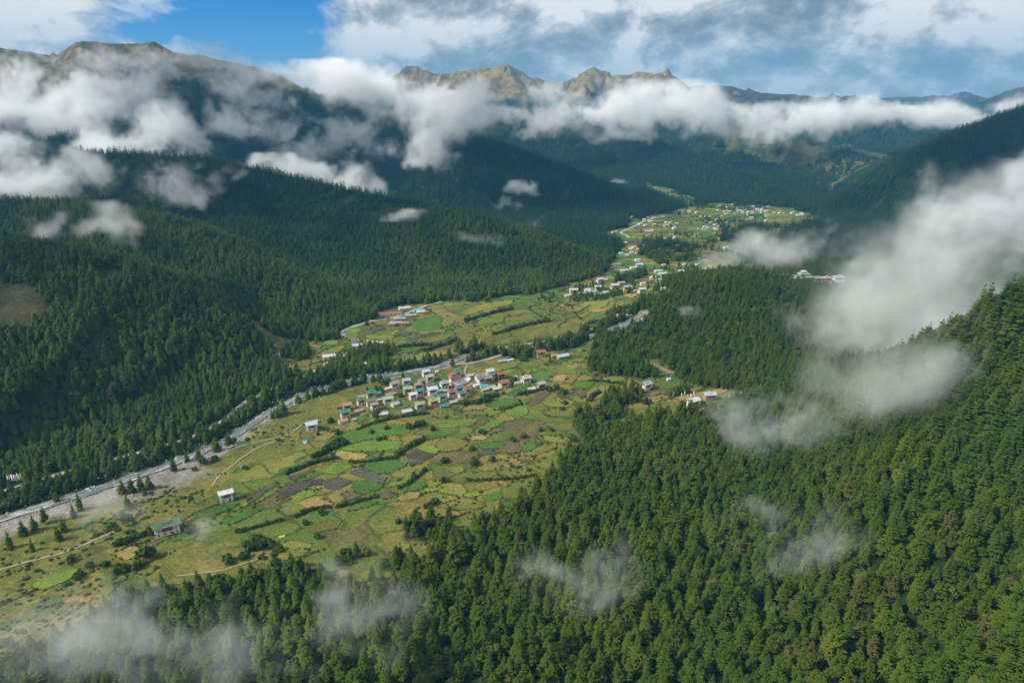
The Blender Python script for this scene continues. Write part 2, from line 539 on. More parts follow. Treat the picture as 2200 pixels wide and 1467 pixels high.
# bare ground above the tree line: brown grass, pale rock, sunlit brightness painted in
alt = TZ + (n_a - .5) * 120 + (n_c - .5) * 200
gy, gx = np.gradient(TZ)
steep = np.hypot(gx / np.maximum(RR * (az[1] - az[0]), 1e-3), gy / np.gradient(rr)[:, None])
high = sstep(330, 430, alt) * sstep(2200, 2700, TY)
grass_hi = mixc(np.zeros(TX.shape + (3,)) + C(.20, .135, .040), np.zeros(TX.shape + (3,)) + C(.085, .078, .036), sstep(.4, .6, n_b))
rock = mixc(np.zeros(TX.shape + (3,)) + C(.095, .070, .05), np.zeros(TX.shape + (3,)) + C(.31, .25, .19), sstep(.42, .62, fbm(TX / 60, TY / 60, 4, 107)))
grass_hi = np.where((TY < 3700)[..., None], mixc(np.zeros(TX.shape + (3,)) + C(.045, .048, .024), np.zeros(TX.shape + (3,)) + C(.125, .088, .035), sstep(.42, .66, n_b)), grass_hi * 1.25)
grass_hi = np.where(((TX > 1450) & (TY > 4300))[..., None], mixc(np.zeros(TX.shape + (3,)) + C(.085, .055, .030), np.zeros(TX.shape + (3,)) + C(.055, .050, .026), n_b), grass_hi)
hi = mixc(grass_hi, rock, sstep(.72, 1.05, steep + (n_b - .5) * .7 - .22 * (TY > 3700)))
col = mixc(col, hi, high)
# brown scrubby cliffs half way up the far side
clf = in_poly(TU + (n_b - .5) * 120, TV + (n_a - .5) * 60, [(1540, 262), (1700, 285), (1950, 345), (1900, 400), (1760, 400), (1640, 345), (1560, 320)]) & (TT > 2450) & (TT < 4200)
clf = clf.astype(float) * sstep(.35, .6, n_b * .5 + n_c * .5 + .05)
scrub = mixc(np.zeros(TX.shape + (3,)) + C(.115, .085, .045), np.zeros(TX.shape + (3,)) + C(.075, .080, .030), n_b)
col = mixc(col, scrub, clf * .9)
# gravel bed along the river
rd = _river_d(TX, TY)
sgn = np.zeros(TX.shape); bd = np.full(TX.shape, 1e12)
for (ax, ay, _a), (bx_, by_, _b) in zip(RIVER[:-1], RIVER[1:]):
    l2 = (bx_ - ax) ** 2 + (by_ - ay) ** 2
    kk = np.clip(((TX - ax) * (bx_ - ax) + (TY - ay) * (by_ - ay)) / l2, 0, 1)
    d2 = (TX - ax - kk * (bx_ - ax)) ** 2 + (TY - ay - kk * (by_ - ay)) ** 2
    cr = (bx_ - ax) * (TY - ay) - (by_ - ay) * (TX - ax)
    mm = d2 < bd; bd = np.where(mm, d2, bd); sgn = np.where(mm, np.sign(cr), sgn)
right = (sgn < 0).astype(float)
grav_w = 5.5 + 3 * n_a + right * (1 + 6 * n_a + 26 * sstep(640, 480, TY) + 12 * sstep(.45, .6, n_a) * sstep(800, 700, TY))
grav = (1 - sstep(grav_w * .75, grav_w * 1.15, rd + (n_b - .5) * 26)) * (TT < 1400)
col = mixc(col, mixc(np.zeros(TX.shape + (3,)) + C(.14, .13, .105), np.zeros(TX.shape + (3,)) + C(.27, .25, .22), n_b), grav)
farm = opf * (1 - grav) * (1 - sstep(60, 90, UPZ)) * np.maximum(sstep(1040, 1150, TT), .62 * sstep(60, 85, rd + (n_b - .5) * 40) * (1 - sstep(14, 24, UPZ)) * sstep(460, 540, TT))
V = np.stack([TX, TY, TZ], -1).reshape(-1, 3)
ii = np.arange(NA * NR).reshape(NR, NA)
F = np.stack([ii[:-1, :-1], ii[:-1, 1:], ii[1:, 1:], ii[1:, :-1]], -1).reshape(-1, 4)

mb = MatB('ground')
pos = mb.pos()
alb = mb.attr('albedo')
fine = mb.noise(pos, .35, 5, .62)
mid_n = mb.noise(pos, .06, 5, .6)
c0 = mb.mix(1.0, alb, mb.ramp(fine, [(.3, .55), (.72, 1.45)]), 'MULTIPLY')
c0 = mb.mix(1.0, c0, mb.ramp(mid_n, [(.3, .72), (.7, 1.28)]), 'MULTIPLY')
# small far fields: one plot, one crop
wv = mb.N('ShaderNodeVectorMath'); wv.operation = 'ADD'
nz = mb.N('ShaderNodeTexNoise'); nz.inputs['Scale'].default_value = .012; mb.L(pos, nz.inputs['Vector'])
sc_ = mb.N('ShaderNodeVectorMath'); sc_.operation = 'SCALE'; mb.L(nz.outputs['Color'], sc_.inputs[0]); sc_.inputs['Scale'].default_value = 34
mb.L(pos, wv.inputs[0]); mb.L(sc_.outputs[0], wv.inputs[1])
fc = mb.mapping(wv.outputs[0], (1 / 38, 1 / 24, 0), (0, 0, R(-28)))
def vor(feat):
    k = mb.N('ShaderNodeTexVoronoi'); k.voronoi_dimensions = '2D'; k.feature = feat; k.distance = 'CHEBYCHEV'
    k.inputs['Scale'].default_value = 1.0; k.inputs['Randomness'].default_value = .85; mb.L(fc, k.inputs['Vector'])
    return k


vo, v2 = vor('F1'), vor('F2')
ved = mb.math('SUBTRACT', v2.outputs['Distance'], vo.outputs['Distance'])
sp_ = mb.N('ShaderNodeSeparateColor'); mb.L(vo.outputs['Color'], sp_.inputs[0])
crop = mb.ramp(sp_.outputs[0], [(0.0, (.075, .125, .022)), (.2, (.150, .150, .035)), (.36, (.058, .130, .020)), (.5, (.200, .155, .045)), (.64, (.100, .130, .025)), (.76, (.085, .062, .045)),
                               (.86, (.185, .185, .040)), (.95, (.045, .105, .018))], 'CONSTANT')
edge = mb.ramp(ved, [(.0, 1.0), (.05, .9), (.11, 0.0)])
crop = mb.mix(edge, crop, (.022, .040, .012))
crop = mb.mix(1.0, crop, mb.ramp(fine, [(.3, .7), (.72, 1.3)]), 'MULTIPLY')
rough_g = mb.noise(pos, .02, 5, .65)
crop = mb.mix(mb.ramp(rough_g, [(.50, 0.0), (.66, .8)]), crop, c0)
c1 = mb.mix(mb.attr('farm', 'Fac'), c0, crop)
MAT_GROUND = mb.bsdf(c1, .95, .05, bump=fine, bump_d=.8, bump_s=.5)
me = mesh_np('terrain', V, F, MAT_GROUND, True)
a = me.attributes.new('albedo', 'FLOAT_COLOR', 'POINT')
a.data.foreach_set('color', np.concatenate([col.reshape(-1, 3), np.ones((NA * NR, 1))], 1).astype(np.float32).ravel())
a = me.attributes.new('farm', 'FLOAT', 'POINT'); a.data.foreach_set('value', farm.astype(np.float32).ravel())
tag(obj('terrain', me), kind='structure')

def plain(name, c1, c2, scale=2.0, rough=.85, spec=.2, bump=.0, metal=0.0, coord='Object'):
    b = MatB(name)
    n = b.noise(b.coord(coord), scale, 5, .6)
    c = b.mix(b.ramp(n, [(.3, 0.0), (.7, 1.0)]), c1, c2)
    return b.bsdf(c, rough, spec, metal, bump=n if bump else None, bump_d=bump)



# ------------------------------------------------------------------ river, roads, paths
def densify(pts, step):
    out = [pts[0]]
    for a, b in zip(pts[:-1], pts[1:]):
        n = max(1, int(math.dist(a[:2], b[:2]) / step))
        for k in range(1, n + 1):
            f = k / n
            out.append(tuple(a[i] + (b[i] - a[i]) * f for i in range(len(a))))
    return out


def smooth_line(pts, it=2):
    for _ in range(it):
        q = [pts[0]]
        for a, b in zip(pts[:-1], pts[1:]):
            q.append(tuple(.75 * a[i] + .25 * b[i] for i in range(len(a)))); q.append(tuple(.25 * a[i] + .75 * b[i] for i in range(len(a))))
        q.append(pts[-1]); pts = q
    return pts


def ribbon(name, line, half, mat, lift, cols=3, wob=.12, seed=1, step=4.0, flat=False):
    """a strip laid over the ground along a line; half is its half width, a number or a function of how far along it is"""
    line = densify(smooth_line([tuple(p[:2]) for p in line], 2), step)
    L_ = np.array(line); n = len(L_)
    tan = np.gradient(L_, axis=0); tan /= np.maximum(np.linalg.norm(tan, axis=1)[:, None], 1e-6)
    nor = np.stack([-tan[:, 1], tan[:, 0]], -1)
    r = np.random.default_rng(seed)
    s = np.arange(n) * step
    h = np.array([half(k / (n - 1)) if callable(half) else half for k in range(n)])
    hl = h * (1 + wob * 2 * (fbm(s / 14, s * 0 + seed, 3, seed) - .5)); hr = h * (1 + wob * 2 * (fbm(s / 14, s * 0 + seed + 9, 3, seed + 3) - .5))
    pos_ = []
    for c in np.linspace(-1, 1, cols):
        w = np.where(c < 0, hl, hr) * c
        pos_.append(L_ + nor * w[:, None])
    Q = np.stack(pos_, 1)
    z = ground(Q[..., 0], Q[..., 1])
    if flat: z = np.repeat(np.minimum(z.min(1), z[:, cols // 2] + .3)[:, None], cols, 1)
    vv = np.concatenate([Q, (z + lift)[..., None]], -1).reshape(-1, 3)
    idx = np.arange(n * cols).reshape(n, cols)
    ff = np.stack([idx[:-1, :-1], idx[1:, :-1], idx[1:, 1:], idx[:-1, 1:]], -1).reshape(-1, 4)
    me_ = mesh_np(name, vv, ff, mat, True)
    uv = me_.uv_layers.new(name='along')
    us = np.repeat(s, cols); vs = np.tile(np.linspace(-1, 1, cols), n)
    li = np.zeros(len(me_.loops), np.int32); me_.loops.foreach_get('vertex_index', li)
    uv.data.foreach_set('uv', np.stack([us[li], vs[li]], -1).astype(np.float32).ravel())
    return me_


wb = MatB('river_water')
uvn = wb.N('ShaderNodeUVMap'); uvn.uv_map = 'along'
fl = wb.mapping(uvn.outputs[0], (.055, 1.5, 1))
foam = wb.noise(fl, 2.2, 7, .68, .6)
foam2 = wb.noise(wb.mapping(uvn.outputs[0], (.02, .5, 1)), 1.0, 3, .5)
ff_ = wb.math('ADD', foam, wb.math('MULTIPLY', wb.math('SUBTRACT', foam2, .5), .5))
wc = wb.mix(wb.ramp(ff_, [(.50, 0.0), (.70, 1.0)]), (.105, .125, .115), (.46, .48, .46))
wb.bsdf(wc, wb.ramp(ff_, [(.5, .12), (.62, .6)]), .5, bump=foam, bump_d=.5, bump_s=.7)
river_line = [(x, y) for x, y, w in RIVER]
tag(obj('river', ribbon('river', river_line, lambda f: 6.3 - 2.0 * min(f / .5, 1) + 3.5 * max(0, f - .7), wb.m, .9, 7, .28, 3, 4.0, True)), kind='structure')

M_ROAD = plain('road_surface', (.24, .23, .20), (.36, .35, .31), .6, .9)
M_PATH = plain('path_earth', (.19, .165, .105), (.30, .26, .18), .6, .95)
M_DIRT = plain('bare_earth', (.17, .105, .065), (.26, .18, .12), .4, .95)
ROADS_PX = [
    ([(-80, 1082), (0, 1058), (60, 1040), (130, 1018), (220, 992), (310, 970), (400, 945), (480, 905), (520, 868), (560, 846), (632, 817), (680, 796), (705, 778), (750, 760), (793, 741), (797, 736), (790, 730)], 2.8),
    ([(745, 724), (734, 718), (735, 712), (748, 705), (775, 698), (800, 690), (830, 685), (860, 680), (885, 668), (915, 657), (950, 648)], 2.6),
    ([(1290, 716), (1230, 729), (1180, 738), (1100, 755), (1060, 769), (1030, 776), (1005, 782), (985, 783), (940, 786)], 2.5),
    ([(1345, 510), (1352, 512), (1347, 506), (1330, 500), (1345, 494), (1370, 484), (1385, 474), (1410, 468), (1430, 464)], 3.5),
]
ROADS = [(picks(densify(uv, 40)), w) for uv, w in ROADS_PX]
for k, (ln, w) in enumerate(ROADS):
    tag(obj('road', ribbon('road', ln, w, M_ROAD, .5, 3, .08, 40 + k)), kind='structure')
PATHS_PX = [
    ([(1004, 784), (998, 796), (999, 806), (1012, 815), (1015, 824), (1000, 832), (975, 836)], 1.8),
    ([(820, 792), (860, 786), (905, 779), (950, 777)], 1.6),
    ([(672, 903), (650, 912), (625, 932), (590, 950), (560, 958), (520, 982), (498, 1002), (470, 1022), (455, 1045)], 1.3),
    ([(625, 932), (580, 944), (530, 955), (490, 968)], 1.1),
    ([(-20, 1230), (60, 1206), (130, 1190), (200, 1162), (250, 1140)], 1.5),
    ([(745, 922), (770, 906), (800, 893)], 1.1),
    ([(672, 935), (700, 928), (740, 915)], 1.1),
    ([(860, 872), (900, 862), (940, 852), (965, 840), (985, 832)], 1.4),
    ([(600, 1180), (560, 1200), (480, 1225), (380, 1238)], 1.0),
]
for k, (uv, w) in enumerate(PATHS_PX):
    tag(obj('path', ribbon('path', picks(densify(uv, 30)), w * .75, M_PATH, .42, 3, .25, 70 + k)), kind='structure')
for k, (uv, w) in enumerate([([(1364, 774), (1390, 779), (1412, 787), (1436, 799), (1448, 803)], 3.2), ([(1466, 828), (1478, 838), (1495, 842)], 3.0), ([(806, 822), (822, 817), (826, 815)], 2.6)]):
    tag(obj('dirt_track', ribbon('dirt_track', picks(densify(uv, 12)), w, M_DIRT, .5, 4, .4, 90 + k, 3.0)), kind='structure')


# ------------------------------------------------------------------ trees
def foliage_mat(name, dark, light, hue_b, young, trans=.2):
    b = MatB(name)
    rnd = b.rand()
    loc = b.N('ShaderNodeObjectInfo').outputs['Location']
    patch = b.noise(loc, .011, 3, .5)
    col_ = b.mix(rnd, dark, light)
    col_ = b.mix(b.ramp(patch, [(.40, 0.0), (.62, 1.0)]), col_, hue_b)
    # young needles at the ends of the sprays are yellower; a few trees are browning
    col_ = b.mix(b.math('MULTIPLY', b.attr('tip', 'Fac'), .45), col_, young)
    col_ = b.mix(b.ramp(rnd, [(.965, 0.0), (.99, .7)]), col_, (.085, .070, .030))
    d = b.N('ShaderNodeBsdfPrincipled'); b.L(col_, d.inputs['Base Color']); d.inputs['Roughness'].default_value = .7
    d.inputs['Specular IOR Level'].default_value = .04
    t = b.N('ShaderNodeBsdfTranslucent'); b.L(col_, t.inputs['Color'])
    m = b.N('ShaderNodeMixShader'); m.inputs[0].default_value = trans
    b.L(d.outputs[0], m.inputs[1]); b.L(t.outputs[0], m.inputs[2]); b.L(m.outputs[0], b.out.inputs['Surface'])
    return b.m


M_NEEDLE = foliage_mat('pine_needles', (.026, .057, .004), (.078, .104, .006), (.024, .064, .007), (.104, .136, .010), .12)
M_PINE_COOL = foliage_mat('sun_patched_pine_needles', (.020, .054, .009), (.048, .086, .009), (.088, .140, .010), (.080, .122, .014), .14)  # cooler pine; its bright patch tone paints sunlit patches into the foliage
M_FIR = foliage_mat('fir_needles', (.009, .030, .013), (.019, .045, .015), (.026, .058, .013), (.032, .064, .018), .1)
M_LEAF = foliage_mat('shrub_leaves', (.026, .056, .014), (.058, .088, .018), (.036, .066, .016), (.075, .105, .02))
M_BROAD = foliage_mat('broad_leaves', (.045, .080, .012), (.095, .125, .016), (.050, .088, .014), (.12, .14, .02))
M_BARK = plain('bark', (.06, .045, .035), (.12, .095, .075), 3.0)


def finish_faces(name, verts, faces, tips, mat):
    me = bpy.data.meshes.new(name)
    me.from_pydata(verts, [], faces); me.update()
    a = me.attributes.new('tip', 'FLOAT', 'POINT'); a.data.foreach_set('value', np.array(tips, np.float32))
    me.materials.append(mat)
    return me


def crown_mesh(seed, H=18.0, rad=4.0, whorls=17, low=.10, power=.8):
    r = random.Random(seed)
    V, F, T = [], [], []

    def blade(base, dirv, length, width, droop, lift):
        """a drooping spray: a midrib with a leaf sheet falling to either side of it"""
        d = Vector((dirv[0], dirv[1], 0)).normalized(); s = Vector((-d.y, d.x, 0))
        pts = []
        for k in range(4):
            f = k / 3
            p = base + d * (length * f) + Vector((0, 0, lift * length * f - droop * length * f * f))
            w = width * (0.35, 1.0, .75, .08)[k] * r.uniform(.8, 1.2)
            pts.append((p, w))
        i0 = len(V)
        for k, (p, w) in enumerate(pts):
            sag = Vector((0, 0, -w * r.uniform(.35, .75)))
            V.extend([tuple(p + s * w + sag), tuple(p + Vector((0, 0, r.uniform(-.05, .1)))), tuple(p - s * w + sag)])
            T.extend([k / 3 * .8 + .2, k / 3 * .75, k / 3 * .8 + .2])
        for k in range(3):
            a = i0 + 3 * k
            F.append((a, a + 1, a + 4, a + 3)); F.append((a + 1, a + 2, a + 5, a + 4))

    lean = Vector((r.uniform(-.5, .5), r.uniform(-.5, .5), 0))
    for w in range(whorls):
        f = low + (0.985 - low) * (w + r.uniform(-.3, .3)) / (whorls - 1)
        f = min(max(f, low * .8), .985)
        rr_ = rad * ((1 - f) ** power) * (0.72 + 0.28 * min(1, (f - low) / .18 + .2)) + .25
        n = max(3, int(round(7.5 - 3.5 * f)))
        a0 = r.uniform(0, 6.28)
        for k in range(n):
            a = a0 + 6.283 * k / n + r.uniform(-.35, .35)
            if r.random() < .10: continue
            ln = rr_ * r.uniform(.68, 1.22)
            base = Vector((0, 0, f * H + r.uniform(-.25, .25))) + lean * f * f
            d = Vector((math.cos(a), math.sin(a), 0))
            lift = .10 + .55 * f + r.uniform(-.1, .12)
            droop = .42 - .12 * f + r.uniform(-.1, .12)
            blade(base, d, ln, ln * .20 + .18, droop, lift)
            for sgn in (-1, 1):
                q = base + d * ln * .42 + Vector((0, 0, (lift * .42 - droop * .18) * ln))
                d2 = Vector((math.cos(a + sgn * .75), math.sin(a + sgn * .75), 0))
                blade(q, d2, ln * .5, ln * .13 + .12, droop * .9, lift * .3)
    blade(Vector((0, 0, H * .93)) + lean, (1, 0), .5, .28, -1.6, .9)
    blade(Vector((0, 0, H * .93)) + lean, (-1, .4), .45, .28, -1.6, .9)
    return V, F, T


def trunk_geo(H=17.0, r0=.34, sides=6, levels=5):
    V, F = [], []
    for k in range(levels):
        f = k / (levels - 1)
        rr_ = r0 * (1 - f) ** .8 + .03
        for j in range(sides):
            a = 6.283 * j / sides
            V.append((rr_ * math.cos(a) * (1.35 if k == 0 else 1), rr_ * math.sin(a) * (1.35 if k == 0 else 1), f * H - (0.8 if k == 0 else 0)))
    for k in range(levels - 1):
        for j in range(sides):
            a, b_ = k * sides + j, k * sides + (j + 1) % sides
            F.append((a, b_, b_ + sides, a + sides))
    return V, F


TV_, TF_ = trunk_geo(15.0)
trunk_me = bpy.data.meshes.new('trunk'); trunk_me.from_pydata(TV_, [], TF_); trunk_me.update(); trunk_me.materials.append(M_BARK)
CROWN = []
for k, (H, rad, wh, low, pw) in enumerate([(16.5, 5.4, 15, .10, .78), (17.5, 4.9, 16, .12, .85), (15.5, 5.8, 14, .14, .60), (16.5, 5.2, 15, .2, .66), (17.8, 4.6, 16, .08, .92)]):
    CROWN.append(crown_mesh(100 + k, H, rad, wh, low, pw))
crown_me = [finish_faces('crown', *c, M_NEEDLE) for c in CROWN]
# simpler trees, of one mesh with their trunk, for the far woods
FAR_CROWN = []
for k, (H, rad, wh, low, pw) in enumerate([(16.5, 5.2, 9, .10, .78), (17.5, 4.6, 10, .10, .9), (16, 5.6, 9, .12, .62)]):
    FAR_CROWN.append(crown_mesh(200 + k, H, rad, wh, low, pw))


def whole_tree_mesh(c, needles):
    v, f, t = list(c[0]), list(c[1]), list(c[2])
    n = len(v)
    v += TV_; t += [0] * len(TV_)
    f2 = [tuple(i + n for i in q) for q in TF_]
    me = bpy.data.meshes.new('conifer'); me.from_pydata(v, [], f + f2); me.update()
    a = me.attributes.new('tip', 'FLOAT', 'POINT'); a.data.foreach_set('value', np.array(t, np.float32))
    me.materials.append(needles); me.materials.append(M_BARK)
    me.polygons.foreach_set('material_index', np.array([0] * len(f) + [1] * len(f2), np.int32))
    me.update()
    return me


def bush_geo(seed, n=150, R0=1.0, squash=.8):
    """leaf clumps spread through a lumpy crown"""
    r = random.Random(seed)
    V_, F_, T_ = [], [], []
    lobes = [(Vector((r.uniform(-.5, .5), r.uniform(-.5, .5), r.uniform(.25, .85))), r.uniform(.38, .62)) for _ in range(7)]
    for i in range(n):
        c, q = r.choice(lobes)
        d = Vector((r.gauss(0, 1), r.gauss(0, 1), r.gauss(.3, 1))).normalized()
        p = c + d * q * (r.random() ** .3)
        p.z = max(p.z, .02) * squash * 1.25
        nrm = (d + Vector((r.uniform(-.7, .7), r.uniform(-.7, .7), r.uniform(-.2, .9)))).normalized()
        t1 = nrm.orthogonal().normalized(); t2 = nrm.cross(t1)
        s = r.uniform(.13, .26)
        i0 = len(V_)
        m = 5
        a0 = r.uniform(0, 6.28)
        for j in range(m):
            a = a0 + 6.283 * j / m; k = s * r.uniform(.7, 1.2)
            V_.append(tuple((p + t1 * math.cos(a) * k + t2 * math.sin(a) * k) * R0)); T_.append(min(1, max(0, p.z * .8 + r.uniform(-.2, .3))))
        F_.append(tuple(range(i0, i0 + m)))
    return V_, F_, T_



def broad_tree(seed):
    v, f, t = bush_geo(seed, 420, 5.2, .95)
    return [(a_, b_, c_ + 2.2) for a_, b_, c_ in v], f, t


BROAD = [broad_tree(900), broad_tree(901)]
SRC_NEAR = [bpy.data.objects.new('conifer_source', whole_tree_mesh(c, M_NEEDLE)) for c in CROWN] + [bpy.data.objects.new('broadleaf_source', whole_tree_mesh(c, M_BROAD)) for c in BROAD]
SRC_COOL = [bpy.data.objects.new('conifer_source', whole_tree_mesh(c, M_PINE_COOL)) for c in CROWN] + [bpy.data.objects.new('broadleaf_source', whole_tree_mesh(c, M_LEAF)) for c in BROAD]
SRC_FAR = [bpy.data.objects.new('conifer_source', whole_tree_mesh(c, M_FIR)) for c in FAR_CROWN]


def instancer(name, sources, pts, scl, rot, var):
    """many plants as one object: points of their own that carry copies of a few plants (geometry nodes)"""
    n = len(pts)
    me = bpy.data.meshes.new(name)
    me.vertices.add(n); me.vertices.foreach_set('co', np.asarray(pts, np.float32).ravel())
    for nm, ty, va in (('scl', 'FLOAT_VECTOR', scl), ('rot', 'FLOAT_VECTOR', rot), ('var', 'INT', var)):
        a = me.attributes.new(nm, ty, 'POINT')
        a.data.foreach_set('vector' if ty == 'FLOAT_VECTOR' else 'value', np.asarray(va, np.float32 if ty == 'FLOAT_VECTOR' else np.int32).ravel())
    me.update()
    o = obj(name, me)
    ng = bpy.data.node_groups.new(name, 'GeometryNodeTree')
    ng.interface.new_socket('Geometry', in_out='INPUT', socket_type='NodeSocketGeometry')
    ng.interface.new_socket('Geometry', in_out='OUTPUT', socket_type='NodeSocketGeometry')
    N, L = ng.nodes.new, ng.links.new
    gi, go = N('NodeGroupInput'), N('NodeGroupOutput')
    join = N('GeometryNodeGeometryToInstance')
    for s in reversed(sources):
        oi = N('GeometryNodeObjectInfo'); oi.inputs['Object'].default_value = s; oi.inputs['As Instance'].default_value = True
        L(oi.outputs['Geometry'], join.inputs[0])
    iop = N('GeometryNodeInstanceOnPoints'); iop.inputs['Pick Instance'].default_value = True

    def at(nm, dt):
        x = N('GeometryNodeInputNamedAttribute'); x.data_type = dt; x.inputs['Name'].default_value = nm
        return x.outputs['Attribute']
    L(gi.outputs[0], iop.inputs['Points']); L(join.outputs[0], iop.inputs['Instance'])
    L(at('var', 'INT'), iop.inputs['Instance Index'])
    e2r = N('FunctionNodeEulerToRotation'); L(at('rot', 'FLOAT_VECTOR'), e2r.inputs[0]); L(e2r.outputs[0], iop.inputs['Rotation'])
    L(at('scl', 'FLOAT_VECTOR'), iop.inputs['Scale'])
    L(iop.outputs[0], go.inputs[0])
    md = o.modifiers.new('plants', 'NODES'); md.node_group = ng
    return o


def jitter_grid(t0, t1, s):
    """a shaken grid of places over a band of distance, as wide as the view and a little more"""
    xs = np.arange(-t1 * .86, t1 * .86, s); ys = np.arange(-40, t1 * 1.05, s * .87)
    X, Y = np.meshgrid(xs, ys)
    X = X + (np.arange(len(ys))[:, None] % 2) * s * .5
    X = X + rng.normal(0, .30, X.shape) * s; Y = Y + rng.normal(0, .30, Y.shape) * s
    X, Y = X.ravel(), Y.ravel()
    d = np.hypot(X, Y)
    k = (d >= t0) & (d < t1) & (np.abs(X) < .84 * np.maximum(Y, 0) + 130)
    return X[k], Y[k]


ALL = []
for t0, t1, s in ((60, 540, 8.1), (540, 760, 6.3), (760, 1500, 5.9), (1500, 2600, 8.6), (2600, 3700, 11), (3700, 6400, 18.0)):
    X, Y = jitter_grid(t0, t1, s)
    Z = ground(X, Y)
    op, u, v, t = masks(X, Y, Z)
    sparse = (t > 1130) & (fbm(X / 70, Y / 70, 3, 311) + rng.uniform(-.16, .16, X.shape) > .66)
    keep = (~op | sparse) & (u > -260) & (u < 2460) & (v < 1900)
    keep &= _river_d(X, Y) > 12
    if t0 < 1500: keep &= np.min([poly_dist(X, Y, ln)[0] for ln, w in ROADS[:3]], 0) > 5.5
    al = Z + (fbm(X / 130, Y / 130, 3, 301) - .5) * 160
    keep &= ~((Y > 2200) & (al > 370))
    gap = fbm(X / 45, Y / 45, 3, 303)
    keep &= gap > (.10 if t0 < 700 else .25)
    in_clf = in_poly(u, v, [(1540, 262), (1700, 285), (1950, 345), (1900, 400), (1760, 400), (1640, 345), (1560, 320)]) & (t > 2200) & (t < 4200)
    keep &= ~(in_clf & (fbm(X / 200, Y / 200, 3, 305) > .42))
    X, Y, Z, t, u, v, op = (q[keep] for q in (X, Y, Z, t, u, v, op))
    big = np.clip(.78 + .42 * fbm(X / 90, Y / 90, 3, 307) + rng.normal(0, .23, X.shape), .35, 1.6)
    big *= np.where(t < 1500, .92, 1.0) * np.where(t > 3700, 1.25, 1.0) * np.where(op, .62, 1.0) * np.where((X < -100) & (t < 1500), .80, 1.0) * np.where((X >= -100) & (t > 760) & (t < 1500), .86, 1.0)
    big *= 1 + .50 * (1 - sstep(430, 760, t)) * sstep(20, 90, Z)
    ALL.append(np.stack([X, Y, Z, t, u, v, big], -1))
NEAR = np.concatenate(ALL[:2])
ALL = [NEAR] + ALL[2:]
# the 300 conifers that show largest stand as trees of their own
inframe = (NEAR[:, 4] > -5) & (NEAR[:, 4] < 2205) & (NEAR[:, 5] < 1495)
size = np.where(inframe, NEAR[:, 6] / NEAR[:, 3], 0)
order = np.argsort(-size)
own = order[:300]
rest = np.setdiff1d(np.arange(len(NEAR)), own)
first = None
own = own[np.argsort(NEAR[own, 3])]
protos = []
SIZE_Q = np.quantile(NEAR[own, 6], (.33, .67))
for k, i in enumerate(own):
    x, y, z, t, u, v, b = NEAR[i]
    vi = k % len(crown_me)
    if vi >= len(protos):
        e = empty('pine_tree'); obj('trunk', trunk_me, e); obj('crown', crown_me[vi], e)
        protos.append(e); root = e
    else:
        src = protos[vi]
        root = src.copy(); scene.collection.objects.link(root)
        for ch in src.children:
            c_ = ch.copy(); scene.collection.objects.link(c_); c_.parent = root
    root.location = (x, y, z - .2); root.rotation_euler = (random.uniform(-.04, .04), random.uniform(-.04, .04), random.uniform(0, 6.28))
    w = b * random.uniform(.9, 1.12)
    root.scale = (w * 1.12, w * 1.12, b * random.uniform(.86, 1.12))
    kind_ = 'large broad' if b > SIZE_Q[1] else 'middling' if b > SIZE_Q[0] else 'small slim'
    place_ = 'in the right corner' if u > 1900 else 'right of the middle' if u > 1500 else 'near the middle' if u > 1150 else 'left of the middle' if u > 750 else 'toward the left corner'
    depth_ = 'bottom row' if v > 1400 else 'second row up'
    tag(root, f'{kind_} conifer of the near forest, {depth_}, {place_}', 'tree', 'conifers of the nearest forest slope')


def forest(name, arr, sources, label, broad=0.0):
    n = len(arr)
    w = arr[:, 6] * rng.uniform(.9, 1.15, n)
    w = w * 1.12
    scl = np.stack([w, w, arr[:, 6] * rng.uniform(.86, 1.12, n)], -1)
    rot = np.stack([rng.normal(0, .03, n), rng.normal(0, .03, n), rng.uniform(0, 6.28, n)], -1)
    o = instancer(name, sources, arr[:, :3] - np.array([0, 0, .2]), scl, rot, np.where(rng.random(n) < broad, len(sources) - 1 - rng.integers(0, 2, n), rng.integers(0, len(sources) - (2 if broad else 0), n)))
    return tag(o, label, 'forest', kind='stuff')


RST = NEAR[rest]
lft = RST[:, 0] < -110
forest('conifer_forest', RST[~lft], SRC_NEAR, 'dense yellow-green conifer forest covering the near right slope', .05)
forest('conifer_forest', RST[lft], SRC_COOL, 'dark conifer wood along the left riverbank', .10)
mid_l = ALL[1][:, 0] < 60
forest('conifer_forest', ALL[1][mid_l], SRC_COOL, 'dense dark green conifer forest on the left spurs', .05)
forest('conifer_forest', ALL[1][~mid_l], SRC_NEAR, 'bright green conifer forest on the right-hand spur', .05)
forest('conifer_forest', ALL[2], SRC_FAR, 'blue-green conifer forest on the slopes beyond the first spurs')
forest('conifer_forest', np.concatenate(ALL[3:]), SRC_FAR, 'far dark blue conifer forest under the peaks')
# ------------------------------------------------------------------ fields: each plot its own sheet, laid over the ground
CROPS = {'G': ((.045, .105, .018), (.068, .135, .024)), 'L': ((.085, .145, .022), (.130, .185, .030)), 'Y': ((.140, .145, .032), (.185, .165, .040)), 'T': ((.205, .155, .050), (.270, .195, .070)),
         'B': ((.095, .072, .044), (.130, .100, .058)), 'D': ((.056, .052, .044), (.085, .076, .060)), 'O': ((.105, .115, .028), (.135, .120, .034))}


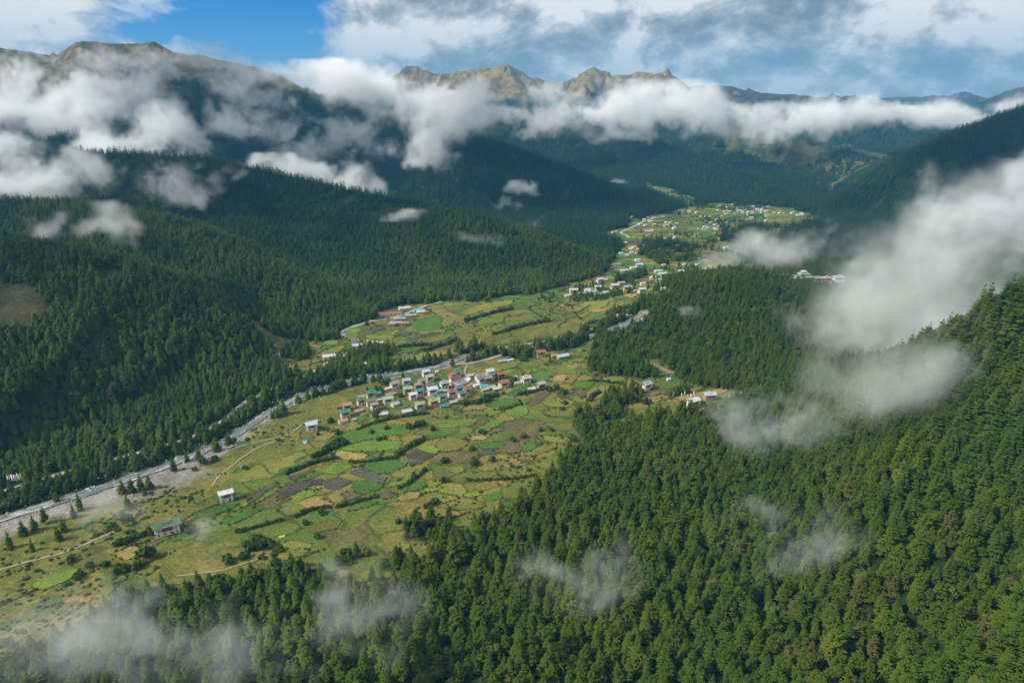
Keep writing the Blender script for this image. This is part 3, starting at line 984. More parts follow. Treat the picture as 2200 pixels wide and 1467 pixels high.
def crop_mat(k):
    b = MatB('crop')
    a_, c_ = CROPS[k]
    p_ = b.pos()
    rows = b.N('ShaderNodeTexWave'); b.L(b.mapping(p_, (1, 1, 0), (0, 0, R(-34))), rows.inputs['Vector'])
    rows.bands_direction = 'Y'; rows.inputs['Scale'].default_value = .16; rows.inputs['Distortion'].default_value = 2.5; rows.inputs['Detail'].default_value = 3; rows.inputs['Detail Scale'].default_value = .6
    n1 = b.noise(p_, .055, 5, .62); n2 = b.noise(p_, .5, 4, .6)
    c = b.mix(b.ramp(n1, [(.34, 0.0), (.66, 1.0)]), a_, c_)
    n3 = b.noise(p_, .028, 4, .6, .8)
    c = b.mix(b.ramp(n3, [(.52, 0.0), (.70, .75)]), c, (.105, .112, .028))
    c = b.mix(1.0, c, b.ramp(n2, [(.3, .60), (.7, 1.35)]), 'MULTIPLY')
    c = b.mix(1.0, c, b.ramp(rows.outputs['Fac'], [(0.0, .86), (1.0, 1.1)]), 'MULTIPLY')
    c = b.mix(1.0, c, b.ramp(b.rand(), [(0.0, .82), (1.0, 1.15)]), 'MULTIPLY')
    return b.bsdf(c, .95, .05, bump=n2, bump_d=.4, bump_s=.6)


M_CROP = {k: crop_mat(k) for k in CROPS}
FIELD_SRC = [  # (left, top, scale of the enlarged piece of the photograph, [(crop, outline)])
    (600, 900, 3.143, [
        ('G', [(330, 140), (500, 70), (700, 30), (900, 60), (870, 95), (640, 130), (480, 165), (310, 190)]), ('L', [(400, 192), (640, 142), (830, 152), (800, 205), (600, 222), (450, 215)]),
        ('T', [(350, 240), (420, 215), (600, 240), (540, 290), (440, 275)]), ('G', [(560, 330), (620, 285), (790, 275), (860, 310), (740, 370), (640, 362)]), ('L', [(270, 345), (380, 290), (500, 320), (400, 372), (310, 366)]),
        ('D', [(50, 395), (200, 345), (235, 350), (100, 415)]), ('G', [(108, 420), (250, 360), (305, 350), (310, 362), (150, 430)]), ('G', [(0, 340), (200, 285), (260, 280), (40, 375), (0, 380)]),
        ('D', [(0, 470), (130, 428), (270, 404), (290, 418), (190, 460), (0, 550)]), ('D', [(200, 452), (300, 420), (400, 392), (490, 424), (430, 460), (370, 483)]),
        ('D', [(470, 360), (560, 332), (640, 372), (720, 400), (700, 438), (596, 408)]), ('Y', [(402, 388), (470, 372), (588, 408), (560, 420), (480, 415)]), ('T', [(215, 462), (280, 448), (310, 458), (260, 478)]),
        ('T', [(285, 478), (340, 462), (368, 486), (330, 497)]), ('T', [(135, 570), (240, 530), (300, 545), (360, 575), (320, 600), (180, 600)]), ('G', [(490, 458), (600, 416), (695, 442), (680, 470), (570, 510), (510, 490)]),
        ('L', [(80, 530), (190, 472), (255, 505), (120, 560)]), ('B', [(420, 512), (480, 485), (560, 515), (470, 550)]), ('G', [(820, 468), (960, 420), (1000, 455), (900, 490)]), ('L', [(725, 440), (850, 400), (930, 345), (965, 370), (880, 420), (760, 460)]),
        ('D', [(850, 240), (930, 205), (1050, 250), (1000, 272), (870, 268)]), ('D', [(855, 290), (985, 278), (960, 300), (890, 316)]), ('L', [(936, 202), (1020, 170), (1100, 210), (1050, 242)]), ('Y', [(1055, 160), (1150, 120), (1250, 145), (1280, 165), (1200, 215), (1100, 222)]),
        ('G', [(1000, 118), (1080, 82), (1200, 65), (1210, 85), (1120, 116), (1020, 140)]), ('L', [(1070, 42), (1200, 4), (1340, 2), (1300, 45), (1090, 62)]), ('L', [(1310, 90), (1390, 40), (1450, 4), (1530, 10), (1450, 62), (1380, 92)]),
        ('B', [(1395, 95), (1480, 62), (1520, 70), (1430, 105)]), ('T', [(1260, 130), (1340, 110), (1425, 115), (1380, 140), (1285, 146)]), ('D', [(1340, 217), (1400, 212), (1478, 226), (1450, 240), (1350, 245)]), ('B', [(1530, 162), (1610, 162), (1628, 228), (1540, 233)]),
        ('G', [(1340, 165), (1500, 157), (1518, 195), (1360, 204)]), ('G', [(1632, 190), (1690, 150), (1770, 155), (1700, 213), (1645, 223)]), ('Y', [(1650, 242), (1750, 192), (1860, 165), (1870, 190), (1720, 250)]), ('B', [(1262, 330), (1290, 272), (1300, 320), (1275, 345)]),
        ('Y', [(1130, 332), (1225, 322), (1255, 350), (1200, 370)]), ('O', [(1040, 365), (1130, 342), (1195, 374), (1120, 410), (1040, 420)]), ('Y', [(1280, 470), (1380, 430), (1480, 435), (1510, 450), (1380, 485)]), ('G', [(1360, 530), (1450, 490), (1510, 510), (1500, 540), (1410, 555)]),
        ('G', [(1480, 565), (1600, 545), (1690, 540), (1620, 598), (1560, 600)]), ('G', [(460, 615), (570, 557), (660, 556), (640, 580), (520, 615)]), ('B', [(640, 520), (740, 492), (790, 510), (720, 540)]), ('T', [(800, 530), (850, 497), (950, 497), (920, 540), (810, 556)]),
        ('Y', [(1060, 545), (1180, 522), (1220, 535), (1110, 568)]), ('L', [(970, 472), (1100, 462), (1050, 490), (990, 500)]), ('O', [(1160, 600), (1260, 570), (1390, 585), (1340, 610), (1200, 615)]), ('O', [(1260, 640), (1420, 620), (1470, 650), (1380, 680), (1270, 672)]),
        ('O', [(170, 740), (300, 690), (420, 690), (380, 740), (240, 770)]), ('Y', [(0, 860), (120, 830), (220, 850), (160, 930), (20, 940)]), ('L', [(1240, 510), (1340, 490), (1360, 515), (1270, 530)]), ('O', [(1260, 380), (1400, 350), (1480, 370), (1380, 420), (1280, 425)])]),
    (500, 600, 3.667, [
        ('G', [(1390, 350), (1500, 310), (1600, 282), (1640, 292), (1640, 340), (1655, 380), (1560, 408), (1450, 395)]), ('Y', [(1648, 340), (1700, 292), (1770, 302), (1730, 350), (1664, 382)]), ('D', [(1480, 440), (1580, 417), (1640, 422), (1580, 448), (1490, 463)]),
        ('D', [(1370, 480), (1460, 457), (1440, 500), (1390, 495)]), ('Y', [(1480, 490), (1560, 462), (1750, 430), (1740, 445), (1560, 500)]), ('L', [(1165, 490), (1240, 480), (1310, 490), (1250, 510), (1170, 505)]), ('G', [(1290, 570), (1360, 547), (1500, 540), (1480, 560), (1380, 585)]),
        ('Y', [(1200, 698), (1300, 640), (1400, 608), (1600, 562), (1810, 547), (1770, 590), (1560, 620), (1340, 668)]), ('L', [(1180, 640), (1270, 595), (1330, 590), (1260, 640), (1190, 668)]), ('T', [(540, 520), (620, 510), (700, 530), (640, 555), (560, 545)]),
        ('L', [(705, 502), (760, 475), (830, 490), (810, 515), (730, 520)]), ('Y', [(650, 600), (740, 562), (860, 520), (890, 530), (820, 580), (680, 610)]), ('G', [(840, 512), (870, 482), (950, 490), (940, 510)]), ('Y', [(510, 660), (570, 630), (610, 640), (600, 690), (520, 690)]),
        ('O', [(340, 580), (400, 545), (470, 570), (500, 640), (400, 650), (350, 610)]), ('L', [(870, 430), (920, 395), (1000, 390), (1010, 410), (930, 440)]), ('D', [(1080, 390), (1170, 370), (1210, 385), (1120, 415)]), ('L', [(1230, 440), (1270, 405), (1320, 410), (1265, 436)]),
        ('D', [(1285, 440), (1400, 425), (1390, 445), (1290, 455)]), ('L', [(1250, 470), (1350, 458), (1390, 462), (1350, 485)]), ('T', [(1800, 1030), (1880, 992), (1980, 992), (2035, 1010), (1990, 1030), (1870, 1032)]), ('B', [(1810, 1048), (1900, 1036), (2010, 1042), (1980, 1064), (1860, 1070)]),
        ('L', [(1900, 340), (1960, 300), (2120, 310), (2140, 340), (1990, 365), (1920, 365)]), ('D', [(1880, 350), (1900, 325), (1960, 318), (1920, 355)]), ('O', [(1740, 400), (1840, 380), (1960, 390), (1900, 420), (1770, 430)]), ('Y', [(1800, 260), (1900, 215), (2060, 180), (2200, 165), (2200, 195), (2000, 240), (1860, 280)]),
        ('G', [(2080, 400), (2150, 370), (2190, 375), (2130, 420)]), ('Y', [(1840, 480), (1880, 455), (1945, 455), (1910, 500)]), ('O', [(1960, 480), (2060, 430), (2180, 420), (2190, 450), (2050, 490)]), ('L', [(1700, 510), (1760, 480), (1830, 480), (1800, 510)])]),
    (640, 740, 3.667, [
        ('L', [(1450, 520), (1520, 492), (1640, 510), (1580, 545), (1500, 570)]), ('L', [(1630, 530), (1720, 480), (1800, 490), (1812, 550), (1760, 568), (1680, 560)]), ('T', [(1540, 580), (1640, 562), (1690, 575), (1700, 598), (1620, 600)]), ('G', [(1480, 485), (1600, 432), (1700, 422), (1750, 440), (1650, 490), (1560, 490)]),
        ('B', [(1800, 470), (1900, 382), (2000, 380), (1900, 460), (1830, 490)]), ('G', [(1842, 242), (1900, 204), (2010, 215), (2000, 250), (1930, 300), (1850, 300)]), ('L', [(1880, 190), (1920, 165), (2030, 180), (2000, 203)]), ('L', [(1770, 238), (1830, 205), (1840, 215), (1800, 245)]),
        ('D', [(1950, 160), (2000, 137), (2060, 140), (2010, 163)]), ('T', [(1980, 275), (2050, 235), (2150, 240), (2090, 290), (2010, 290)]), ('Y', [(2096, 300), (2165, 242), (2198, 260), (2170, 310)]), ('Y', [(2035, 200), (2130, 140), (2200, 145), (2200, 195), (2120, 212)]), ('G', [(2050, 92), (2180, 82), (2200, 95), (2140, 118), (2045, 165)]),
        ('G', [(1080, 280), (1170, 228), (1210, 262), (1150, 290)]), ('G', [(760, 470), (830, 430), (900, 450), (850, 500), (790, 510)]), ('Y', [(1500, 180), (1620, 140), (1760, 130), (1700, 180), (1560, 215)]), ('L', [(1560, 240), (1640, 200), (1720, 200), (1640, 245)]),
        ('G', [(1640, 400), (1740, 350), (1820, 330), (1800, 380), (1720, 410)]), ('O', [(1930, 540), (2000, 500), (2120, 500), (2100, 560), (1980, 570)]), ('G', [(420, 600), (480, 560), (560, 560), (500, 620)]), ('G', [(900, 500), (960, 440), (1010, 430), (1000, 480), (930, 520)]), ('G', [(1080, 300), (1160, 300), (1180, 330), (1090, 330)]), ('G', [(1390, 400), (1440, 380), (1540, 390), (1480, 420)]), ('L', [(1700, 330), (1830, 320), (1780, 345), (1720, 360)]), ('G', [(640, 440), (720, 410), (760, 420), (680, 450)]), ('G', [(560, 520), (640, 500), (660, 520), (580, 545)])]),
    (1150, 600, 3.667, [
        ('Y', [(400, 900), (470, 852), (620, 840), (570, 900), (480, 952), (410, 940)]), ('Y', [(500, 790), (620, 762), (715, 770), (690, 800), (600, 820)]), ('T', [(1080, 922), (1220, 892), (1380, 880), (1500, 855), (1510, 880), (1330, 940), (1150, 950)]),
        ('B', [(910, 902), (960, 880), (990, 900), (930, 920)]), ('G', [(280, 602), (370, 590), (365, 612), (285, 620)]), ('Y', [(268, 632), (385, 625), (370, 650), (262, 655)]), ('T', [(250, 682), (330, 662), (356, 690), (300, 700)]),
        ('L', [(170, 742), (230, 695), (300, 705), (330, 750)]), ('T', [(120, 800), (168, 752), (236, 755), (230, 810)]), ('O', [(60, 1040), (180, 1010), (300, 1020), (260, 1080), (90, 1080)]), ('G', [(200, 1090), (300, 1070), (330, 1085), (230, 1110)])]),
    (1200, 560, 7.857, [
        ('L', [(900, 602), (1000, 565), (1060, 590), (1165, 640), (960, 650)]), ('T', [(1080, 590), (1200, 557), (1340, 570), (1280, 618), (1165, 622)]), ('L', [(1110, 690), (1180, 667), (1260, 680), (1220, 710)]), ('G', [(0, 700), (20, 662), (90, 640), (50, 730)]),
        ('T', [(0, 762), (60, 737), (110, 750), (60, 800)]), ('Y', [(340, 930), (440, 882), (550, 870), (500, 920), (390, 960)]), ('B', [(120, 920), (200, 882), (300, 910), (260, 960), (150, 970)]), ('T', [(500, 800), (700, 800), (890, 830), (650, 878), (510, 850)]),
        ('G', [(740, 380), (800, 352), (930, 380), (860, 400)]), ('T', [(430, 440), (500, 402), (610, 412), (540, 440)]), ('B', [(1560, 650), (1640, 650), (1600, 700)]), ('L', [(1410, 610), (1450, 595), (1540, 610), (1480, 630)]), ('B', [(1340, 300), (1500, 292), (1560, 330), (1480, 398), (1400, 370)]),
        ('O', [(150, 720), (300, 680), (420, 690), (380, 720), (200, 740)]), ('L', [(500, 640), (620, 620), (640, 640), (540, 670)]), ('Y', [(120, 660), (180, 650), (150, 700), (90, 690)]), ('G', [(960, 860), (1100, 840), (1220, 850), (1100, 890), (980, 890)])]),
    (0, 900, 3.143, [
        ('T', [(780, 920), (880, 862), (940, 857), (950, 930), (850, 950)]), ('L', [(230, 1112), (330, 1062), (480, 1012), (530, 1020), (470, 1080), (330, 1140), (250, 1150)]), ('B', [(980, 852), (1040, 812), (1090, 830), (1020, 870)]), ('G', [(1130, 822), (1200, 792), (1320, 792), (1280, 820)]),
        ('G', [(1500, 692), (1600, 642), (1760, 582), (1780, 600), (1640, 680), (1560, 710)]), ('L', [(1606, 572), (1650, 560), (1690, 575), (1644, 598)]), ('G', [(1310, 642), (1420, 602), (1570, 572), (1596, 590), (1480, 640), (1340, 668)]), ('D', [(1680, 542), (1740, 484), (1850, 432), (1880, 450), (1790, 490), (1716, 560)]),
        ('L', [(1720, 568), (1800, 494), (1870, 485), (1800, 530), (1760, 560)]), ('Y', [(1880, 850), (1950, 820), (2000, 830), (1920, 860)]), ('Y', [(1830, 930), (1960, 882), (2080, 882), (2060, 920), (1900, 960)]), ('O', [(1180, 650), (1300, 600), (1420, 560), (1480, 570), (1330, 630), (1220, 690)]),
        ('T', [(400, 1240), (500, 1200), (640, 1190), (600, 1240)]), ('O', [(860, 1040), (960, 1000), (1080, 1000), (1010, 1050)])]),
]
FIELDS = []
bank_pts = []
for (fx, fy, fs, lst) in FIELD_SRC:
    for k, (crop, poly) in enumerate(lst):
        w = [pick(fx + X / fs, fy + Y / fs) for X, Y in poly]
        ring = np.array([p[:2] for p in w])
        ring = ring.mean(0) + (ring - ring.mean(0)) * 1.05
        ring = [tuple(p) for p in ring]
        # corners only slightly eased
        eased = []
        for i_, p in enumerate(ring):
            a_, c_ = ring[i_ - 1], ring[(i_ + 1) % len(ring)]
            eased += [tuple(p[j] + (a_[j] - p[j]) * .12 for j in (0, 1)), tuple(p[j] + (c_[j] - p[j]) * .12 for j in (0, 1))]
        ring = np.array(densify(eased + [eased[0]], 4.0)[:-1])
        wob = np.stack([fbm(ring[:, 0] / 9, ring[:, 1] / 9, 2, 5) - .5, fbm(ring[:, 0] / 9, ring[:, 1] / 9, 2, 6) - .5], -1) * 1.3
        ring = ring + wob
        # keep the outline anticlockwise
        ar = np.sum(ring[:, 0] * np.roll(ring[:, 1], -1) - np.roll(ring[:, 0], -1) * ring[:, 1])
        if ar < 0: ring = ring[::-1]
        FIELDS.append((crop, ring))
        x0, y0 = ring.min(0); x1, y1 = ring.max(0)
        st = 4.0 if max(x1 - x0, y1 - y0) < 160 else 5.5
        gx_, gy_ = np.meshgrid(np.arange(x0 + 1, x1, st), np.arange(y0 + 1, y1, st))
        gx_, gy_ = gx_.ravel(), gy_.ravel()
        ins = in_poly(gx_, gy_, [tuple(p) for p in ring])
        gx_, gy_ = gx_[ins], gy_[ins]
        if len(gx_):
            dd = np.min(np.hypot(gx_[:, None] - ring[None, :, 0], gy_[:, None] - ring[None, :, 1]), 1)
            gx_, gy_ = gx_[dd > 1.6], gy_[dd > 1.6]
        pts2 = [Vector(p) for p in ring] + [Vector((a_, b_)) for a_, b_ in zip(gx_, gy_)]
        nb = len(ring)
        ed = [(i, (i + 1) % nb) for i in range(nb)]
        try:
            vv, ee, fc_, *_ = delaunay_2d_cdt(pts2, ed, [], 1, 1e-4)
        except Exception:
            continue
        vv = np.array([(p[0], p[1]) for p in vv])
        if len(fc_) < 3: continue
        z = ground(vv[:, 0], vv[:, 1]) + .42 + .012 * (len(FIELDS) % 7)
        me_ = bpy.data.meshes.new('field'); me_.from_pydata([(a_, b_, c_) for (a_, b_), c_ in zip(vv, z)], [], [tuple(f) for f in fc_ if len(f) == 3]); me_.update()
        me_.polygons.foreach_set('use_smooth', np.ones(len(me_.polygons), bool))
        me_.materials.append(M_CROP[crop])
        tag(obj('field', me_), kind='structure')
        tmid = float(np.hypot(*ring.mean(0)))
        for p in densify([tuple(q) for q in ring], 2.4 if tmid < 900 else 3.4):
            if fbm(np.array([p[0] / 30]), np.array([p[1] / 30]), 2, 88)[0] > .40: bank_pts.append((p[0], p[1]))

# ------------------------------------------------------------------ shrubs, hedges, single trees of the valley floor
BUSH = [bush_geo(300 + k, 150 + 20 * k) for k in range(4)]
bush_me = [finish_faces('foliage', *b_, M_LEAF) for b_ in BUSH]
stem_v, stem_f = trunk_geo(.9, .07, 5, 3)
stem_me = bpy.data.meshes.new('stem'); stem_me.from_pydata(stem_v, [], stem_f); stem_me.update(); stem_me.materials.append(M_BARK)
SRC_BUSH = [bpy.data.objects.new('bush_source', m) for m in bush_me[:3]]


def shrub(u, v, h, label, group=None, name='shrub', wide=1.1):
    x, y, z = pick(u, v)
    e = empty(name, (x, y, z - .1), random.uniform(0, 6.28))
    obj('foliage', random.choice(bush_me), e); obj('stem', stem_me, e)
    w = h * .72 * wide * random.uniform(.9, 1.1)
    e.scale = (w, w * random.uniform(.85, 1.15), h * .82)
    return tag(e, label, 'shrub', group)


def lone_conifer(u, v, h, label, group=None):
    x, y, z = pick(u, v)
    e = empty('conifer', (x, y, z - .2), random.uniform(0, 6.28))
    obj('trunk', trunk_me, e); obj('crown', random.choice(crown_me), e)
    s = h / 18.0
    e.scale = (s * random.uniform(.85, 1.05), s * random.uniform(.85, 1.05), s)
    return tag(e, label, 'tree', group)


def hedge(uv, h, label, seed):
    r = random.Random(seed)
    pts_ = densify(smooth_line([p[:2] for p in picks(uv)], 1), 1.6)
    V_, F_, T_ = [], [], []
    base = pts_[0]; z0 = float(height(np.array([base[0]]), np.array([base[1]]))[0])
    zz = ground(np.array([p[0] for p in pts_]), np.array([p[1] for p in pts_]))
    for p, z in zip(pts_, zz):
        if r.random() < .06: continue
        v_, f_, t_ = BUSH[r.randrange(4)]
        k = h * r.uniform(.75, 1.4); a = r.uniform(0, 6.28); ca, sa = math.cos(a), math.sin(a)
        ox, oy = p[0] - base[0] + r.uniform(-1, 1), p[1] - base[1] + r.uniform(-1, 1)
        sel = [i for i in range(len(f_)) if r.random() < .62]
        for i in sel:
            i0 = len(V_)
            for q in f_[i]:
                X, Y, Z = v_[q]
                V_.append(((X * ca - Y * sa) * k * .75 + ox, (X * sa + Y * ca) * k * .75 + oy, Z * k * .85 + z - z0)); T_.append(t_[q])
            F_.append(tuple(range(i0, len(V_))))
    o = obj('hedge', finish_faces('hedge', V_, F_, T_, M_LEAF), None, (base[0], base[1], z0))
    return tag(o, label, 'hedge', 'hedgerows between the fields')


HEDGES = [
    ([(768, 924), (800, 910), (850, 898), (900, 891), (918, 888)], 2.8, 'long thick hedge curving round the lower edge of the village'),
    ([(705, 962), (735, 946)], 4.0, 'short dark hedge beside the green field west of the village'),
    ([(613, 1019), (664, 999), (718, 984)], 3.4, 'straight hedge along the upper edge of the dark ploughed plots'),
    ([(756, 995), (797, 992), (851, 984)], 3.0, 'hedge along the top of the round green field'),
    ([(856, 978), (877, 960), (912, 945)], 4.0, 'tall hedge slanting up beside two dark soil plots'),
    ([(673, 984), (705, 967), (746, 954)], 4.2, 'bushy hedge between the pale meadow and the bright green field'),
    ([(630, 1112), (676, 1093), (734, 1088), (804, 1069)], 2.6, 'long low hedge under the tan and green plots'),
    ([(992, 868), (1022, 868), (1044, 857), (1082, 847)], 4.2, 'dark hedge under the red and teal roofed houses'),
    ([(1114, 849), (1150, 841), (1165, 838)], 3.2, 'hedge running up to the tan house at the village end'),
    ([(1064, 882), (1092, 880), (1120, 868)], 2.6, 'low hedge between two lime green fields'),
    ([(914, 754), (947, 743), (985, 731)], 4.0, 'hedge slanting over the farmland beyond the river'),
    ([(854, 747), (882, 743), (925, 742)], 4.0, 'hedge above the small green field beyond the river'),
    ([(503, 1148), (555, 1131), (598, 1121)], 2.8, 'low hedge above the copse of round trees'),
    ([(245, 1174), (286, 1158), (318, 1148)], 4.0, 'bushy hedge left of the large green-roofed farmhouse'),
    ([(1267, 818), (1300, 820), (1340, 827)], 3.0, 'hedge between two olive terraces below the right-hand spur'),
    ([(1302, 674), (1340, 663), (1391, 659)], 4.0, 'dark hedge across the middle of the far plots'),
    ([(1262, 697), (1290, 690), (1318, 682)], 4.0, 'hedge in front of the long white sheds'),
    ([(1000, 690), (1050, 676), (1100, 664)], 4.0, 'hedge line crossing the farmland below the left forest edge'),
    ([(1060, 720), (1120, 702), (1180, 690)], 4.0, 'long hedge in the farmland between river and forest'),
    ([(860, 1050), (900, 1025), (915, 1010)], 2.6, 'scrubby hedge below the ploughed plots in mid valley'),
    ([(1005, 1032), (1060, 1033), (1150, 1022)], 2.4, 'low scrub line across the yellow slope'),
    ([(1265, 862), (1275, 850), (1290, 842)], 3.6, 'short hedge left of the hillside farmhouse with the two-part roof'),
]
for k, (uv, h, lb) in enumerate(HEDGES): hedge(uv, h, lb, 500 + k)

G1 = 'round shrubs in the fields'
SHRUBS = [
    (1021, 997, 7.5, 'large round dark tree standing alone among the ploughed plots'), (958, 993, 6, 'bush beside the hollow in mid valley, left of the large round tree'), (880, 921, 6, 'left bush of the dark clump in the green field'),
    (896, 918, 7, 'tallest bush of the dark clump in the green field'), (910, 912, 6, 'right bush of the dark clump in the green field'), (931, 924, 6, 'bush just right of the dark clump in the green field'),
    (829, 922, 5, 'single round bush in the upper part of the bright green field'), (800, 931, 4.5, 'small bush left of the round bush in the bright green field'), (813, 946, 4, 'left half of a low bush pair in the green field'), (824, 943, 4, 'right half of a low bush pair in the green field'),
    (737, 957, 5, 'bush at the upper end of the hedge by the pale meadow'), (1037, 931, 5, 'small bush under the lime green field'), (1185, 925, 4.5, 'bush on the upper yellow slope, right of its neighbour'), (1161, 926, 4.5, 'bush on the upper yellow slope, left of its neighbour'),
    (1103, 948, 5, 'wide bush above the brown strip on the slope'), (1126, 940, 4.5, 'small bush right of the wide bush above the brown strip'), (1013, 967, 5, 'bush above the narrow dark plot'), (1058, 991, 5, 'bush on the slope right of the large round tree'),
    (889, 1028, 5, 'bush in the hollow below the dark plots'), (956, 1036, 5, 'bush inside the curved terrace bank'), (894, 1106, 5, 'left bush of the scrub above the conifer copse'), (915, 1090, 5, 'middle bush of the scrub above the conifer copse'), (936, 1082, 5.5, 'right bush of the scrub above the conifer copse'),
    (853, 1122, 5, 'bush left of the conifer copse'), (659, 1124, 5, 'bush below the tan plots'), (690, 1103, 5, 'bush at the corner of the large tan plot'), (678, 1156, 5.5, 'round bush on the pale lower slope'), (745, 1192, 6, 'round tree at the edge of the small wood'),
    (867, 1196, 5, 'bush right of the small wood'), (1219, 990, 6, 'bush by the forest edge on the right slope'), (1231, 948, 6, 'tree at the forest corner below the terraces'), (436, 996, 7, 'round tree on the meadow right of the river'), (463, 989, 5, 'small tree on the meadow near the gravel bank'),
    (417, 1010, 4, 'low bush on the meadow by the gravel bank'), (270, 1118, 6, 'round bush on the lower meadow by the mist'), (245, 1128, 4, 'small bush left of the round one on the lower meadow'), (398, 1138, 5, 'left shrub behind the large green-roofed farmhouse'), (412, 1142, 6, 'right shrub beside the large green-roofed farmhouse'),
    (315, 1198, 10, 'large round tree below the large green-roofed farmhouse'), (293, 1218, 7, 'tree left of the large round one under the farmhouse'), (274, 1222, 7, 'bush in the row under the tan plot at lower left'), (255, 1232, 7, 'last bush of the row under the tan plot at lower left'),
    (554, 1176, 10, 'largest round tree of the copse in the lower meadow'), (535, 1182, 8, 'left tree of the copse in the lower meadow'), (576, 1176, 7, 'right tree of the copse in the lower meadow'), (595, 1186, 6, 'small tree at the right end of the copse in the lower meadow'), (528, 1198, 6, 'front bush of the copse in the lower meadow'),
    (493, 1062, 5, 'dark shrub behind the small lone white house'), (528, 1008, 4, 'small shrub on the open meadow above the path'), (172, 1240, 6, 'bush on the misty lower slope at far left'), (191, 1220, 5, 'small bush above the lime plot at lower left'), (226, 1217, 5, 'bush right of the lime plot at lower left'),
    (153, 1205, 5, 'bush on the pale bank at lower left'), (487, 1208, 6, 'shrub on the brown slope above the mist'), (831, 826, 8, 'dark round tree between river and village'), (811, 840, 7, 'left bush of a pair behind the village'), (820, 842, 7, 'right bush of a pair behind the village'),
    (1101, 822, 8, 'dark tree at the village end between red roof and large white house'), (1046, 862, 9, 'broad dark tree under the row of tan sheds'), (1000, 870, 6, 'bush at the lower corner of the village'), (1195, 836, 7, 'tall bush right of the tan end house'), (1178, 840, 6, 'bush touching the tan end house'), (1212, 845, 6, 'bush on the brown plot edge right of the village'),
    (858, 852, 6, 'dark bush between the long brown shed and the yellow house'), (806, 894, 7, 'dark bush left of the low light-blue roof'), (708, 906, 6, 'bush left of the teal-roofed house'), (681, 934, 4, 'small bush beside the lone white house'), (728, 934, 5, 'bush at the end of the stone path'),
    (1215, 868, 5, 'bush on the brown plot'), (1209, 880, 5, 'lower bush on the brown plot'), (1390, 868, 7, 'bush below the hillside farmhouse'), (1372, 862, 7, 'dark bush under the hillside meadow'), (1455, 846, 8, 'large round tree behind the white water tank'), (1300, 860, 6, 'bush on the terrace edge'), (1120, 776, 8, 'dark tree beside the grey sheds near the river'),
]
for (u, v, h, lb) in SHRUBS: shrub(u, v, h, lb, G1)
CONS = [
    (964, 1112, 13, 'dark conifer standing above the conifer copse'), (800, 1250, 15, 'single conifer at the lower edge of the slope'), (947, 1190, 17, 'tall conifer in front of the near forest edge'), (492, 956, 17, 'tall conifer beside the gravel bank, the farthest upstream'), (374, 1012, 18, 'tall slim conifer beside the gravel bank'),
    (402, 992, 13, 'conifer right of the tall slim one by the gravel'), (264, 1060, 17, 'left conifer of the meadow stand'), (284, 1058, 15, 'second conifer from left in the meadow stand'), (303, 1050, 16, 'third conifer from left in the meadow stand'), (322, 1050, 15, 'right conifer of the meadow stand'), (312, 1062, 9, 'small front conifer of the meadow stand'),
    (275, 1090, 14, 'conifer half veiled by mist below the meadow stand'), (172, 1096, 18, 'tallest conifer on the gravel flat at lower left'), (122, 1078, 12, 'conifer on the river gravel at lower left'), (97, 1124, 16, 'right conifer of three on the lower gravel flat'), (75, 1140, 16, 'middle conifer of three on the lower gravel flat'), (51, 1150, 16, 'left conifer of three on the lower gravel flat'),
    (22, 1178, 17, 'conifer at the picture edge on the lower gravel flat'), (138, 1142, 15, 'conifer below the tallest one on the gravel flat'), (127, 1160, 14, 'front conifer below the gravel flat'), (70, 1184, 12, 'small conifer below the three on the gravel flat'), (160, 1112, 14, 'conifer right of the three on the lower gravel flat'),
    (866, 818, 14, 'tall conifer between river and the white village house'), (790, 848, 13, 'conifer behind the teal-roofed yellow house'), (1182, 778, 14, 'conifer between the yellow house and the orange building'), (1112, 768, 14, 'conifer on the river road behind the grey sheds'), (1045, 760, 10, 'small conifer beside the river bend'),
    (920, 1206, 9, 'small conifer at the edge of the young plantation'),
]
for (u, v, h, lb) in CONS: lone_conifer(u, v, h, lb, 'single conifers on the valley floor')

# weedy banks round the plots and low scrub on the rough grazing: nobody could count them
def scatter(name, pts2, smin, smax, label, kindname):
    pts2 = np.array(pts2)
    z = height(pts2[:, 0], pts2[:, 1])
    n = len(pts2)
    s = rng.uniform(smin, smax, n) * np.where(rng.random(n) < .12, 1.7, 1.0)
    scl = np.stack([s * rng.uniform(.9, 1.5, n), s * rng.uniform(.9, 1.5, n), s * .8], -1)
    rot = np.stack([np.zeros(n), np.zeros(n), rng.uniform(0, 6.28, n)], -1)
    return tag(instancer(name, SRC_BUSH, np.stack([pts2[:, 0], pts2[:, 1], z - .1], -1), scl, rot, rng.integers(0, 3, n)), label, kindname, kind='stuff')


# old terrace banks across the meadows, along the fall of the valley
X, Y = jitter_grid(250, 1300, 1.9)
Z = ground(X, Y); op, u, v, t = masks(X, Y, Z)
infield = np.zeros(X.shape, bool)
for cr, ring in FIELDS: infield |= in_poly(X, Y, [tuple(p) for p in ring])
cc = (X * .80 - Y * .60 + (fbm(X / 120, Y / 120, 3, 611) - .5) * 130 + (fbm(X / 25, Y / 25, 2, 612) - .5) * 9) / 37
k = op & ~infield & (np.abs(cc - np.round(cc)) < .034) & (fbm(X / 70, Y / 70, 3, 613) > .49) & (_river_d(X, Y) > 45)
k &= ~in_poly(u, v, [(640, 900), (760, 830), (980, 790), (1180, 790), (1190, 850), (1000, 870), (880, 895), (740, 925)])
bank_pts += list(zip(X[k], Y[k]))
bp = np.array(bank_pts) + rng.normal(0, .5, (len(bank_pts), 2))
scatter('weedy_banks', bp, .55, 1.25, 'low dark weeds and brambles along the edges of the plots', 'weeds')
X, Y = jitter_grid(250, 1350, 6.5)
Z = height(X, Y); op, u, v, t = masks(X, Y, Z)
